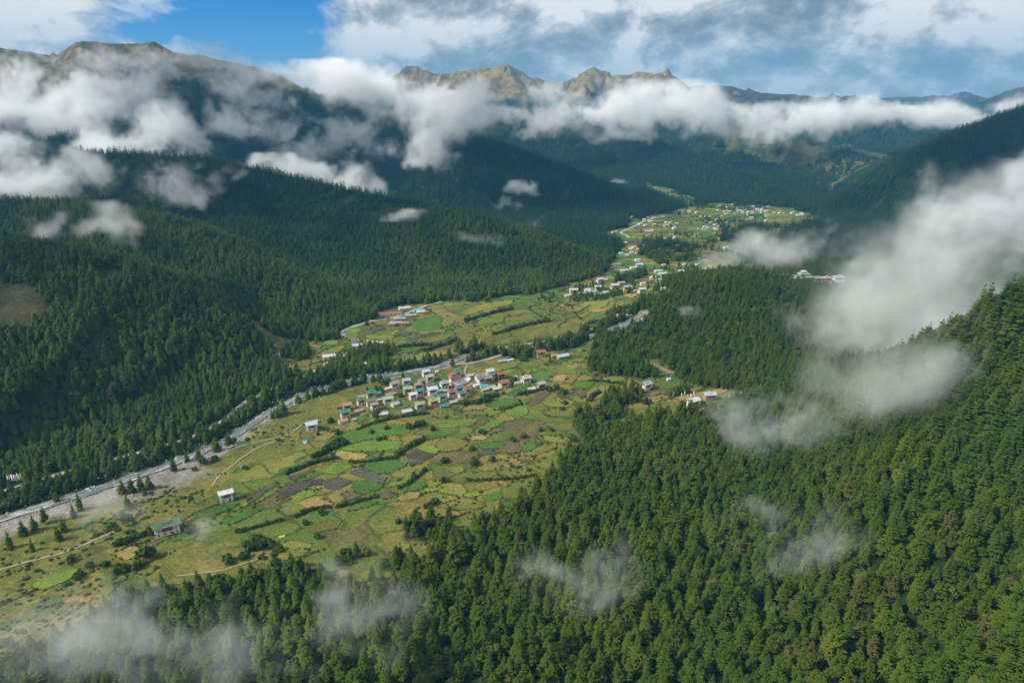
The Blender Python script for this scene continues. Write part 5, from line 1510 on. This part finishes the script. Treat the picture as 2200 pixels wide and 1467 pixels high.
def monastery():
    x, y, z = P(1724, 604, 1115)
    z = float(height(np.array([x]), np.array([y]))[0]) + 3
    e = empty('monastery', (x, y, z), R(8))
    mk('wall', bx((-16, -9, -9), (16, 9, 8), .5), WALL['white'], e)
    mk('red_band', bx((-15.7, -8.7, 5.6), (15.7, 8.7, 7.0)), M_KHEMAR, e)
    mk('roof', hip(40, 24, 9.0, 4.2), ROOF['grey'], e)
    mk('upper_wall', bx((-9, -5.5, 9.2), (9, 5.5, 14.5)), WALL['white'], e)
    mk('upper_roof', hip(25, 16, 14.8, 3.0), ROOF['grey'], e)
    mk('lantern_wall', bx((-4, -2.5, 15.2), (4, 2.5, 19)), WALL['yellow'], e)
    mk('lantern_roof', hip(13, 9, 19.2, 2.2), ROOF['white'], e)
    mk('finial', bx((-.4, -.4, 21), (.4, .4, 23.5), .3), WALL['yellow'], e)
    for k in range(8): add_window('l', e, -13 + k * 3.7, -8.7, 2.6, 0)
    for k in range(5): add_window('l', e, -7 + k * 3.5, -5.5, 10.6, 0)
    e.scale = (.8, .8, .8)
    tag(e, 'large white monastery with three tiers of white roof on the misty spur', 'monastery')
    for (dx, dy, L, W, st, rf, wl, lb) in [(-36, 2, 18, 11, 2, 'grey', 'white', 'low white hall left of the monastery'), (-20, -14, 20, 8, 2, 'grey', 'yellow', 'yellow gallery building in front of the monastery'), (27, -2, 22, 10, 2, 'grey', 'white', 'white wing building right of the monastery'),
                                           (46, 0, 17, 11, 2, 'grey', 'yellow', 'orange-yellow hall right of the white wing'), (72, 6, 22, 11, 2, 'grey', 'white', 'white hall half lost in the mist at the end of the monastery row')]:
        px_, py_ = x + dx * .85, y + dy; L, W = L * .8, W * .8
        pz = float(ground(np.array([px_]), np.array([py_]))[0])
        house(0, 0, L, W, st, rf, wl, lb, 8, True, 'hip', 'halls around the monastery', 'hall', 'hall', where=(px_, py_, max(pz + 1.5, z - 2)), up=3.0)


monastery()

# ------------------------------------------------------------------ small things
def prayer_flag(u, v, h, label, group):
    x, y, z = pick(u, v)
    e = empty('prayer_flag', (x, y, z), random.uniform(-.4, .4))
    mk('pole', bx((-.07, -.07, -.5), (.07, .07, h), .03), M_TIMBER, e)
    n = 6
    V_ = [(0.08 + (0.95 * c), .12 * math.sin(k * 1.3 + c), h * (.15 + .82 * k / n)) for k in range(n + 1) for c in (0, 1)]
    V_ += [(a, b_ + .02, c_) for a, b_, c_ in V_]
    m = 2 * (n + 1)
    F_ = [(2 * k, 2 * k + 1, 2 * k + 3, 2 * k + 2) for k in range(n)] + [(2 * k + m, 2 * k + 2 + m, 2 * k + 3 + m, 2 * k + 1 + m) for k in range(n)]
    mk('flag', (V_, F_), M_WHITE, e)
    tag(e, label, 'prayer flag', group)


for k in range(9): prayer_flag(18 + k * 3.4 + random.uniform(-.8, .8), 1036 + random.uniform(-3, 3) - k * .4, 7.5, 'white prayer flag on a tall pole in the brown clearing above the road', 'prayer flags in the brown clearing')
for k in range(8): prayer_flag(612 + k * 3.6 + random.uniform(-1, 1), 796 + random.uniform(-3, 3), 7, 'white prayer flag on a tall pole by the straight road', 'prayer flags by the straight road')
for k in range(6): prayer_flag(586 + k * 3.2 + random.uniform(-1, 1), 770 + random.uniform(-3, 3), 7, 'white prayer flag on a tall pole at the edge of the left pasture', 'prayer flags at the left pasture')
for k in range(5): prayer_flag(1463 + k * 6.5, 852 + random.uniform(-3, 3), 5, 'thin prayer flag pole on the right terrace meadow', 'poles on the right terrace meadow')


def tank():
    x, y, z = pick(1443, 853)
    e = empty('water_tank', (x, y, z), 0)
    v, f = [], []
    n = 12
    prof = [(1.9, -.8), (1.9, 3.4), (1.75, 3.8), (.6, 4.3), (.6, 4.6)]
    for r_, zz in prof:
        for k in range(n): v.append((r_ * math.cos(6.283 * k / n), r_ * math.sin(6.283 * k / n), zz))
    for j in range(len(prof) - 1):
        for k in range(n): f.append((j * n + k, j * n + (k + 1) % n, (j + 1) * n + (k + 1) % n, (j + 1) * n + k))
    f.append(tuple(range((len(prof) - 1) * n, len(prof) * n)))
    mk('tank_body', (v, f), ROOF['white'], e); mk('pipe', bx((1.8, -.08, -.5), (2.0, .08, 3.2)), M_FRAME, e)
    tag(e, 'small white water tank on the right terrace', 'tank')


tank()


def tent(u, v, L, W, H, mat, label):
    x, y, z = pick(u, v)
    e = empty('tent', (x, y, z), R(25))
    mk('canvas', gable(L, W, .1, H, .05), mat, e); mk('ridge_pole', bx((-L / 2 - .3, -.05, H + .02), (L / 2 + .3, .05, H + .14)), M_TIMBER, e)
    for s_ in (-1, 1): mk('end_pole', bx((-.05, -.05, -.5), (.05, .05, H)), M_TIMBER, e, (s_ * (L / 2 + .2), 0, 0))
    tag(e, label, 'tent')


tent(1107, 811, 5, 5, 2.6, plain('blue_canvas', (.30, .45, .55), (.4, .55, .65), .8), 'small pale blue tent left of the striped-roof farmhouse')
tent(655, 950, 4, 4, 2.0, plain('blue_tarp', (.22, .42, .55), (.3, .5, .62), .8), 'small blue tarpaulin tent at the end of the stone path')
tent(605, 1152, 4.5, 2.2, .8, plain('yellow_tarp', (.55, .42, .05), (.7, .55, .08), .8), 'yellow tarpaulin spread over a heap in the lower meadow')
tent(520, 1003, 3, 3, 1.6, plain('teal_tarp', (.10, .25, .26), (.15, .32, .33), .8), 'small teal tarpaulin on the open meadow by the path')
HAZE_COLOR = (0.11, 0.48, 0.88, 1)
HAZE_DENSITY = 5.5e-5
MIST_COLOR = (0.99, 0.995, 1.0, 1)

# ------------------------------------------------------------------ air
def box_mesh(name, lo, hi, mat):
    (x0, y0, z0), (x1, y1, z1) = lo, hi
    v = [(x0, y0, z0), (x1, y0, z0), (x1, y1, z0), (x0, y1, z0), (x0, y0, z1), (x1, y0, z1), (x1, y1, z1), (x0, y1, z1)]
    f = [(0, 3, 2, 1), (4, 5, 6, 7), (0, 1, 5, 4), (1, 2, 6, 5), (2, 3, 7, 6), (3, 0, 4, 7)]
    return mesh_np(name, v, f, mat)


hb = MatB('air')
pv = hb.N('ShaderNodeVolumePrincipled')
pv.inputs['Color'].default_value = HAZE_COLOR
pv.inputs['Density'].default_value = HAZE_DENSITY
pv.inputs['Anisotropy'].default_value = 0.0
hb.L(pv.outputs[0], hb.out.inputs['Volume'])
zt = float(max(TZ.max() + 60, CAM_Z + 60)); zb = float(TZ.min() - 1.5)
tag(obj('haze', box_mesh('haze', (-11000, -400, zb), (11000, 12000, zt), hb.m)), kind='stuff')

# ------------------------------------------------------------------ mist and low cloud
TN = 160
_k = np.fft.fftfreq(TN) * TN
_kk = np.sqrt(_k[:, None, None] ** 2 + _k[None, :, None] ** 2 + (np.fft.rfftfreq(TN) * TN)[None, None, :] ** 2)
_amp = np.where(_kk < 1.5, 0, np.maximum(_kk, 1) ** -1.85)
_w = np.fft.rfftn(np.random.default_rng(5).normal(0, 1, (TN, TN, TN)).astype(np.float32))
TILE = np.fft.irfftn(_w * _amp, s=(TN, TN, TN), axes=(0, 1, 2))
TILE = (TILE / TILE.std()).astype(np.float32)


def tile3(x, y, z):
    """a seamless block of cloud noise, read between its cells"""
    ix, iy, iz = np.floor(x), np.floor(y), np.floor(z)
    fx, fy, fz = x - ix, y - iy, z - iz
    ix, iy, iz = (q.astype(np.int32) % TN for q in (ix, iy, iz))
    jx, jy, jz = (ix + 1) % TN, (iy + 1) % TN, (iz + 1) % TN
    T_ = TILE
    a_ = (T_[ix, iy, iz] * (1 - fx) + T_[jx, iy, iz] * fx) * (1 - fy) + (T_[ix, jy, iz] * (1 - fx) + T_[jx, jy, iz] * fx) * fy
    b_ = (T_[ix, iy, jz] * (1 - fx) + T_[jx, iy, jz] * fx) * (1 - fy) + (T_[ix, jy, jz] * (1 - fx) + T_[jx, jy, jz] * fx) * fy
    return a_ * (1 - fz) + b_ * fz


def mist_mat():
    b = MatB('mist')
    pv_ = b.N('ShaderNodeVolumePrincipled')
    pv_.inputs['Color'].default_value = MIST_COLOR
    pv_.inputs['Density'].default_value = 1.0
    pv_.inputs['Density Attribute'].default_value = 'density'
    pv_.inputs['Anisotropy'].default_value = 0.0
    b.L(pv_.outputs[0], b.out.inputs['Volume'])
    return b.m


M_MIST = mist_mat()


def mist_group():
    ng = bpy.data.node_groups.new('mist_body', 'GeometryNodeTree')
    ng.interface.new_socket('Geometry', in_out='INPUT', socket_type='NodeSocketGeometry')
    for nm, ty in (('lo', 'NodeSocketVector'), ('hi', 'NodeSocketVector'), ('nx', 'NodeSocketInt'), ('ny', 'NodeSocketInt'), ('nz', 'NodeSocketInt')):
        ng.interface.new_socket(nm, in_out='INPUT', socket_type=ty)
    ng.interface.new_socket('Geometry', in_out='OUTPUT', socket_type='NodeSocketGeometry')
    N, L = ng.nodes.new, ng.links.new
    gi, go = N('NodeGroupInput'), N('NodeGroupOutput')
    G = {s.name: s for s in gi.outputs}
    vc = N('GeometryNodeVolumeCube')
    L(G['lo'], vc.inputs['Min']); L(G['hi'], vc.inputs['Max'])
    for a, k in (('X', 'nx'), ('Y', 'ny'), ('Z', 'nz')): L(G[k], vc.inputs['Resolution ' + a])
    pos_ = N('GeometryNodeInputPosition')
    def vm(op, a, b):
        m = N('ShaderNodeVectorMath'); m.operation = op; L(a, m.inputs[0]); L(b, m.inputs[1]); return m.outputs[0]
    def mt(op, a, b):
        m = N('ShaderNodeMath'); m.operation = op
        for i, q in enumerate((a, b)):
            if isinstance(q, (int, float)): m.inputs[i].default_value = q
            else: L(q, m.inputs[i])
        return m.outputs[0]
    rel = vm('DIVIDE', vm('SUBTRACT', pos_.outputs[0], G['lo']), vm('SUBTRACT', G['hi'], G['lo']))
    sp = N('ShaderNodeSeparateXYZ'); L(rel, sp.inputs[0])
    idx = []
    for a, k in (('X', 'nx'), ('Y', 'ny'), ('Z', 'nz')):
        n1 = mt('SUBTRACT', G[k], 1)
        r_ = mt('ROUND', mt('MULTIPLY', sp.outputs[a], n1), 0)
        idx.append(mt('MINIMUM', mt('MAXIMUM', r_, 0), n1))
    # integer arithmetic in the index keeps every voxel apart
    def im(op, a, b):
        m = N('FunctionNodeIntegerMath'); m.operation = op; L(a, m.inputs[0]); L(b, m.inputs[1]); return m.outputs[0]
    i_all = im('ADD', idx[0], im('MULTIPLY', G['nx'], im('ADD', idx[1], im('MULTIPLY', G['ny'], idx[2]))))
    si = N('GeometryNodeSampleIndex'); si.data_type = 'FLOAT'; si.domain = 'POINT'
    na = N('GeometryNodeInputNamedAttribute'); na.data_type = 'FLOAT'; na.inputs['Name'].default_value = 'thickness'
    L(gi.outputs[0], si.inputs['Geometry']); L(na.outputs['Attribute'], si.inputs['Value']); L(i_all, si.inputs['Index'])
    L(si.outputs[0], vc.inputs['Density'])
    sm = N('GeometryNodeSetMaterial'); sm.inputs['Material'].default_value = M_MIST
    L(vc.outputs[0], sm.inputs[0]); L(sm.outputs[0], go.inputs[0])
    return ng


MIST_NG = mist_group()
AIM = np.stack([TX, TY, TZ], -1)


def mist(label, puffs, voxel, thick, nscale, seed, near=None, thr=.24, soft=.80, ragged=.46, stand=.93):
    """a bank of mist: puffs (u, v, half width, half height in photograph pixels, strength), each hung in the air in front of the slope that stands behind it"""
    B = []
    for p in puffs:
        u, v, ru, rv, st = p[:5]
        ru, rv = ru * 1.1, rv * 1.1
        if near is None:
            d = ray(u, min(max(v, 60), 1466))
            t_hit = pick(u, v)[1] / d[1]
            t = t_hit * stand - ru * t_hit / FPX * .2
        else: t = near
        c = np.array(P(u, v, t)); rx, rz = ru * t / FPX, rv * t / FPX
        B.append((c, rx, max(.5 * rx, .9 * rz), rz, st))
    lo = np.min([c - np.array([a, b, e]) * 1.7 for c, a, b, e, s in B], 0)
    hi = np.max([c + np.array([a, b, e]) * 1.7 for c, a, b, e, s in B], 0)
    lo[2] = max(lo[2], -20)
    while np.prod(np.ceil((hi - lo) / voxel)) > 3.2e6: voxel *= 1.06
    n = np.maximum(8, np.ceil((hi - lo) / voxel)).astype(int)
    ax_ = [np.linspace(lo[k], hi[k], n[k]).astype(np.float32) for k in range(3)]
    env0 = np.zeros((n[2], n[1], n[0]), np.float32)
    for c, a, b, e, s in B:
        q = (((ax_[2] - c[2]) / (e * 1.45)) ** 2)[:, None, None] + (((ax_[1] - c[1]) / (b * 1.45)) ** 2)[None, :, None] + (((ax_[0] - c[0]) / (a * 1.45)) ** 2)[None, None, :]
        np.maximum(env0, s * np.exp(-q * 1.15), out=env0)
    sel = np.nonzero(env0.ravel() > .06)[0]
    iz, iy, ix = np.unravel_index(sel, env0.shape)
    X_, Y_, Z_ = ax_[0][ix], ax_[1][iy], ax_[2][iz]
    f = TN / (nscale * 4.2); o_ = seed * 13.7
    wx = tile3(X_ * f * .5 + o_, Y_ * f * .5, Z_ * f * .5); wz = tile3(X_ * f * .5 + o_ + 60, Y_ * f * .5 + 31, Z_ * f * .5)
    px_, py_, pz_ = X_ + wx * nscale * .22, Y_ + wx * nscale * .1, Z_ + wz * nscale * .16
    env = np.zeros(px_.shape, np.float32)
    for c, a, b, e, s in B:
        q = ((px_ - c[0]) / a) ** 2 + ((py_ - c[1]) / b) ** 2 + ((pz_ - c[2]) / e) ** 2
        g = s * np.exp(-q * .9)
        env = np.maximum(env, g) + .4 * np.minimum(env, g)
    nz_ = tile3(px_ * f + o_, py_ * f, pz_ * f * 1.15)
    d = env + nz_ * ragged * sstep(0, .45, env)
    d = sstep(thr, thr + soft, d) * sstep(.05, .3, env) * np.clip(env * 1.25, .12, 1.15) * thick
    den = np.zeros(env0.size, np.float32); den[sel] = np.where(d < thick * .01, 0, d)
    den = den.reshape(env0.shape)
    den[:2] = 0; den[-2:] = 0; den[:, :2] = 0; den[:, -2:] = 0; den[:, :, :2] = 0; den[:, :, -2:] = 0
    me_ = bpy.data.meshes.new('mist')
    me_.vertices.add(den.size)
    a_ = me_.attributes.new('thickness', 'FLOAT', 'POINT'); a_.data.foreach_set('value', den.ravel())
    me_.update()
    o = obj('mist', me_)
    md = o.modifiers.new('mist', 'NODES'); md.node_group = MIST_NG
    ids = {it.name: it.identifier for it in MIST_NG.interface.items_tree if it.in_out == 'INPUT'}
    md[ids['lo']] = [float(q) for q in lo]; md[ids['hi']] = [float(q) for q in hi]
    for k, nm in enumerate(('nx', 'ny', 'nz')): md[ids[nm]] = int(n[k])
    return tag(o, label, 'mist', kind='stuff')


mist('white cloud bank drifting over the high left mountainside',
     [(40, 150, 140, 42, .75), (120, 178, 100, 36, .7), (130, 255, 85, 42, 1.05), (182, 215, 55, 40, .9), (200, 325, 75, 36, 1.1), (290, 265, 75, 45, 1.0), (350, 292, 72, 42, 1.1), (300, 328, 75, 26, .85), (290, 200, 45, 36, .7),
      (60, 235, 90, 40, .8), (-80, 230, 120, 80, .9)], 9, .020, 170, 3)
mist('thin pale cloud clinging to the left summit ridge', [(330, 140, 75, 32, .8), (430, 138, 60, 28, .75), (480, 172, 70, 20, .78), (540, 165, 60, 18, .7), (420, 172, 60, 20, .6), (240, 150, 60, 36, .8), (200, 200, 60, 40, .7)], 9, .014, 130, 7)
mist('soft grey wisps lying on the lower left forest spurs',
     [(192, 365, 55, 40, .7), (25, 345, 65, 42, .85), (50, 402, 85, 34, .85), (5, 300, 45, 32, .7), (150, 402, 75, 22, .55), (60, 482, 55, 18, .7), (150, 492, 60, 18, .55), (240, 482, 55, 20, .7), (288, 497, 40, 18, .62), (200, 522, 70, 14, .45)], 6.5, .026, 105, 11)
mist('bright upright wisp on the dark slope left of the middle', [(530, 240, 32, 50, .9), (520, 282, 62, 24, 1.05), (600, 277, 38, 25, .95), (582, 212, 34, 26, .62), (440, 240, 40, 20, .4)], 7.5, .020, 120, 13)
mist('curling white wisp over the nearer left ridge line', [(390, 372, 58, 22, .95), (455, 398, 40, 28, .9), (485, 432, 26, 26, .8), (375, 412, 70, 16, .6), (330, 420, 50, 16, .5)], 5, .022, 85, 15)
mist('low white wisp lying along the ridge left of the middle', [(570, 361, 50, 14, .75), (640, 362, 62, 22, 1.05), (700, 390, 62, 20, 1.0), (790, 412, 42, 16, .7), (740, 372, 50, 18, .6)], 7, .022, 110, 17, near=1760)
mist('scattered smoky wisps on the dark middle slope', [(710, 262, 42, 36, .66), (770, 267, 42, 30, .7), (702, 307, 60, 24, .74), (760, 322, 52, 20, .7), (840, 322, 46, 22, .7), (662, 332, 50, 18, .6), (820, 250, 60, 24, .5)], 8, .017, 120, 19)
mist('tall grey-white column of cloud climbing over the middle ridge',
     [(950, 228, 62, 50, 1.0), (925, 290, 46, 40, 1.05), (908, 350, 50, 20, .95), (966, 325, 26, 22, .8), (900, 200, 105, 34, 1.0), (780, 182, 110, 26, .9), (680, 162, 85, 22, .7), (1000, 205, 50, 30, .8)], 9, .020, 140, 23, near=2150)
mist('long belt of bright cloud across the feet of the far peaks',
     [(1060, 258, 60, 20, .8), (1190, 270, 60, 18, .7), (1290, 252, 95, 26, .95), (1390, 238, 90, 38, 1.1), (1470, 228, 70, 30, .95), (1500, 262, 70, 22, .9), (1610, 246, 95, 24, .95), (1650, 276, 60, 22, .8), (1335, 298, 62, 14, .8), (1350, 205, 60, 18, .6), (1440, 296, 40, 12, .7), (1130, 246, 40, 12, .6)],
     10, .015, 150, 33, near=3000, ragged=.72)
mist('low band of white cloud along the far right ridges', [(1750, 254, 100, 28, .95), (1850, 245, 80, 22, .9), (1920, 238, 110, 18, 1.0), (2050, 250, 130, 16, 1.0), (2190, 234, 90, 24, 1.0), (1700, 285, 40, 16, .6)], 10, .014, 130, 37, near=2900, ragged=.68)
mist('thin bright cloud caught in front of the rocky middle peaks', [(1165, 194, 60, 14, .8), (1050, 215, 50, 14, .6), (1250, 205, 50, 14, .6), ], 18, .010, 190, 38, near=5000)
mist('pale mist drifting out over the hazy woods beyond the spur', [(1660, 527, 80, 30, 1.05), (1572, 549, 72, 12, .75), (1720, 545, 60, 22, .8), (1800, 520, 60, 24, .6), (1762, 482, 28, 20, .6), (1640, 588, 46, 14, .65), (1672, 622, 52, 16, .62)], 6, .013, 80, 43, near=1190)
mist('broad white mist climbing the right-hand mountainside', [(2030, 422, 66, 40, .95), (1990, 397, 36, 20, .7), (2060, 468, 62, 30, .75), (2188, 382, 46, 60, 1.0), (2150, 472, 82, 40, .95), (1882, 447, 52, 20, .65), (1930, 500, 70, 24, .5)], 9, .017, 120, 47, near=1320)
mist('thick white mist filling the gap behind the near right slope',
     [(1950, 640, 230, 120, .55), (2080, 520, 180, 110, .5), (1800, 555, 70, 34, .7), (1900, 578, 92, 40, .95), (2030, 562, 110, 45, .95), (2172, 562, 75, 60, 1.05), (1960, 632, 112, 54, 1.1), (2085, 640, 100, 50, 1.05), (1850, 645, 55, 28, .7), (1720, 702, 72, 22, .9), (1792, 682, 72, 30, 1.0), (1862, 702, 62, 34, .95), (1760, 736, 62, 22, .85), (1965, 722, 95, 46, 1.0), (2240, 520, 80, 60, .9), (1965, 770, 95, 46, 1.0), (2060, 790, 85, 40, .95), (2000, 700, 110, 60, 1.0), (2120, 720, 60, 50, .7)],
     6, .0125, 100, 53, near=780, ragged=.5)
mist('mist spilling over the crest of the near right slope', [(1900, 820, 200, 70, .45), (2120, 690, 95, 50, .55), (2040, 755, 80, 40, .7), (2190, 640, 70, 40, .5), (2000, 820, 85, 34, .9), (2080, 790, 60, 30, .7), (1930, 800, 60, 30, .7), (1760, 842, 72, 22, .85), (1860, 852, 62, 18, .75), (1850, 770, 50, 26, .7)], 4.5, .0115, 60, 57, near=545)
mist('small white puff over the dark slope of the right spur', [(1470, 673, 32, 10, 1.0), (1600, 692, 30, 12, .6), (1500, 668, 20, 10, .7)], 4, .022, 40, 58)
mist('small white puffs of cloud low over the forested spurs', [(870, 462, 30, 11, 1.05), (845, 468, 20, 9, .7)], 5, .026, 50, 63)
mist('small white puffs floating in front of the middle spur', [(1120, 402, 34, 11, 1.0), (1085, 434, 30, 9, .75), (1140, 396, 20, 9, .7), (1040, 502, 45, 12, .7), (1075, 492, 24, 8, .6), (1160, 482, 26, 9, .5), (1020, 520, 24, 10, .5)], 7, .022, 70, 64)
mist('tiny white cloud at the foot of the middle hill', [(1335, 385, 24, 7, 1.0), (1315, 388, 16, 5, .6)], 7, .022, 60, 65)
mist('thin veil of mist over the forest at lower left',
     [(280, 1400, 300, 95, .62), (280, 1290, 68, 40, .9), (330, 1342, 92, 40, .75), (200, 1372, 95, 40, .65), (400, 1372, 82, 48, .7), (500, 1382, 82, 56, .8), (560, 1432, 82, 40, .65), (300, 1442, 150, 40, .7), (80, 1402, 105, 48, .55), (-20, 1330, 80, 60, .5)], 3.2, .013, 46, 73, stand=.9)
mist('thin veil of mist over the lower meadow', [(410, 1032, 50, 24, .6), (230, 1087, 52, 24, .66), (182, 1112, 32, 24, .6), (345, 1112, 34, 20, .5), (450, 1142, 44, 36, .75), (440, 1110, 60, 20, .55), (482, 1192, 38, 30, .5), (420, 1232, 52, 18, .45)], 3.2, .018, 36, 75, thr=.12, soft=1.0, ragged=.52, stand=.9)
mist('faint upright wisp over the woods at the bottom', [(790, 1330, 110, 100, .42), (712, 1212, 20, 42, .72), (722, 1282, 28, 50, .58), (800, 1322, 62, 48, .58), (832, 1402, 62, 40, .5)], 2.8, 0.020, 25, 77, thr=.18, stand=.84)
mist('faint wisps drifting over the near forest slope', [(1230, 1240, 130, 70, .42), (1150, 1192, 38, 30, .7), (1182, 1232, 62, 30, .5), (1272, 1272, 72, 44, .6), (1262, 1202, 52, 24, .5), (1340, 1190, 40, 20, .45)], 2.8, 0.020, 25, 83, thr=.12, soft=1.0, ragged=.52, stand=.84)
mist('soft wisp across the middle of the near forest', [(1690, 1150, 150, 60, .42), (1622, 1112, 72, 24, .66), (1682, 1152, 62, 24, .68), (1762, 1182, 52, 34, .66), (1702, 1192, 62, 20, .55), (1820, 1180, 40, 24, .4)], 2.8, 0.022, 24, 87, thr=.12, soft=1.0, ragged=.52, stand=.84)
mist('thin mist trailing over the forest below the terrace houses', [(1650, 900, 160, 60, .42), (1612, 852, 24, 26, .6), (1562, 882, 34, 40, .66), (1692, 912, 62, 40, .66), (1782, 932, 72, 40, .55), (1620, 930, 60, 30, .5)], 3.4, 0.017, 31, 89, thr=.12, soft=1.0, ragged=.52, stand=.84)


# ------------------------------------------------------------------ unseen cloud deck, added overhead to throw shade on chosen slopes
def deck(shaded, z0, voxel, thick, seed):
    B = []
    for (x, y, z, r_, s_) in shaded:
        k = (z0 - z) / to_sun.z
        B.append((x + to_sun.x * k, y + to_sun.y * k, r_, s_))
    lo = np.array([min(b[0] - b[2] * 1.6 for b in B), min(b[1] - b[2] * 1.6 for b in B), z0 - 70.0]); hi = np.array([max(b[0] + b[2] * 1.6 for b in B), max(b[1] + b[2] * 1.6 for b in B), z0 + 110.0])
    n = np.ceil((hi - lo) / voxel).astype(int)
    Z_, Y_, X_ = np.meshgrid(*[np.linspace(lo[k], hi[k], n[k]).astype(np.float32) for k in (2, 1, 0)], indexing='ij')
    env = np.zeros(X_.shape, np.float32)
    for bx_, by_, r_, s_ in B: np.maximum(env, s_ * np.exp(-((X_ - bx_) ** 2 + (Y_ - by_) ** 2) / (r_ * r_)), out=env)
    f = TN / 1500.0
    d = env * np.exp(-((Z_ - z0) / 75) ** 2) + tile3(X_ * f + seed, Y_ * f, Z_ * f) * .22
    d = sstep(.42, .75, d) * thick
    d[:1] = 0; d[-1:] = 0; d[:, :1] = 0; d[:, -1:] = 0; d[:, :, :1] = 0; d[:, :, -1:] = 0
    me_ = bpy.data.meshes.new('cloud'); me_.vertices.add(d.size)
    a_ = me_.attributes.new('thickness', 'FLOAT', 'POINT'); a_.data.foreach_set('value', d.ravel()); me_.update()
    o = obj('cloud', me_)
    md = o.modifiers.new('mist', 'NODES'); md.node_group = MIST_NG
    ids = {it.name: it.identifier for it in MIST_NG.interface.items_tree if it.in_out == 'INPUT'}
    md[ids['lo']] = [float(q) for q in lo]; md[ids['hi']] = [float(q) for q in hi]
    for k, nm in enumerate(('nx', 'ny', 'nz')): md[ids[nm]] = int(n[k])
    return tag(o, 'unseen broken cloud deck added overhead to shade chosen slopes', 'cloud', kind='stuff')


deck([(-1000, 2650, 300, 540, 1.0), (-250, 2750, 250, 520, 1.0), (150, 2250, 150, 330, .95), (1500, 2050, 200, 380, .9), (-560, 1500, 150, 260, .9), (-640, 800, 90, 170, .9), (-120, 1450, 60, 150, .8)], 1150.0, 34.0, .016, 91)
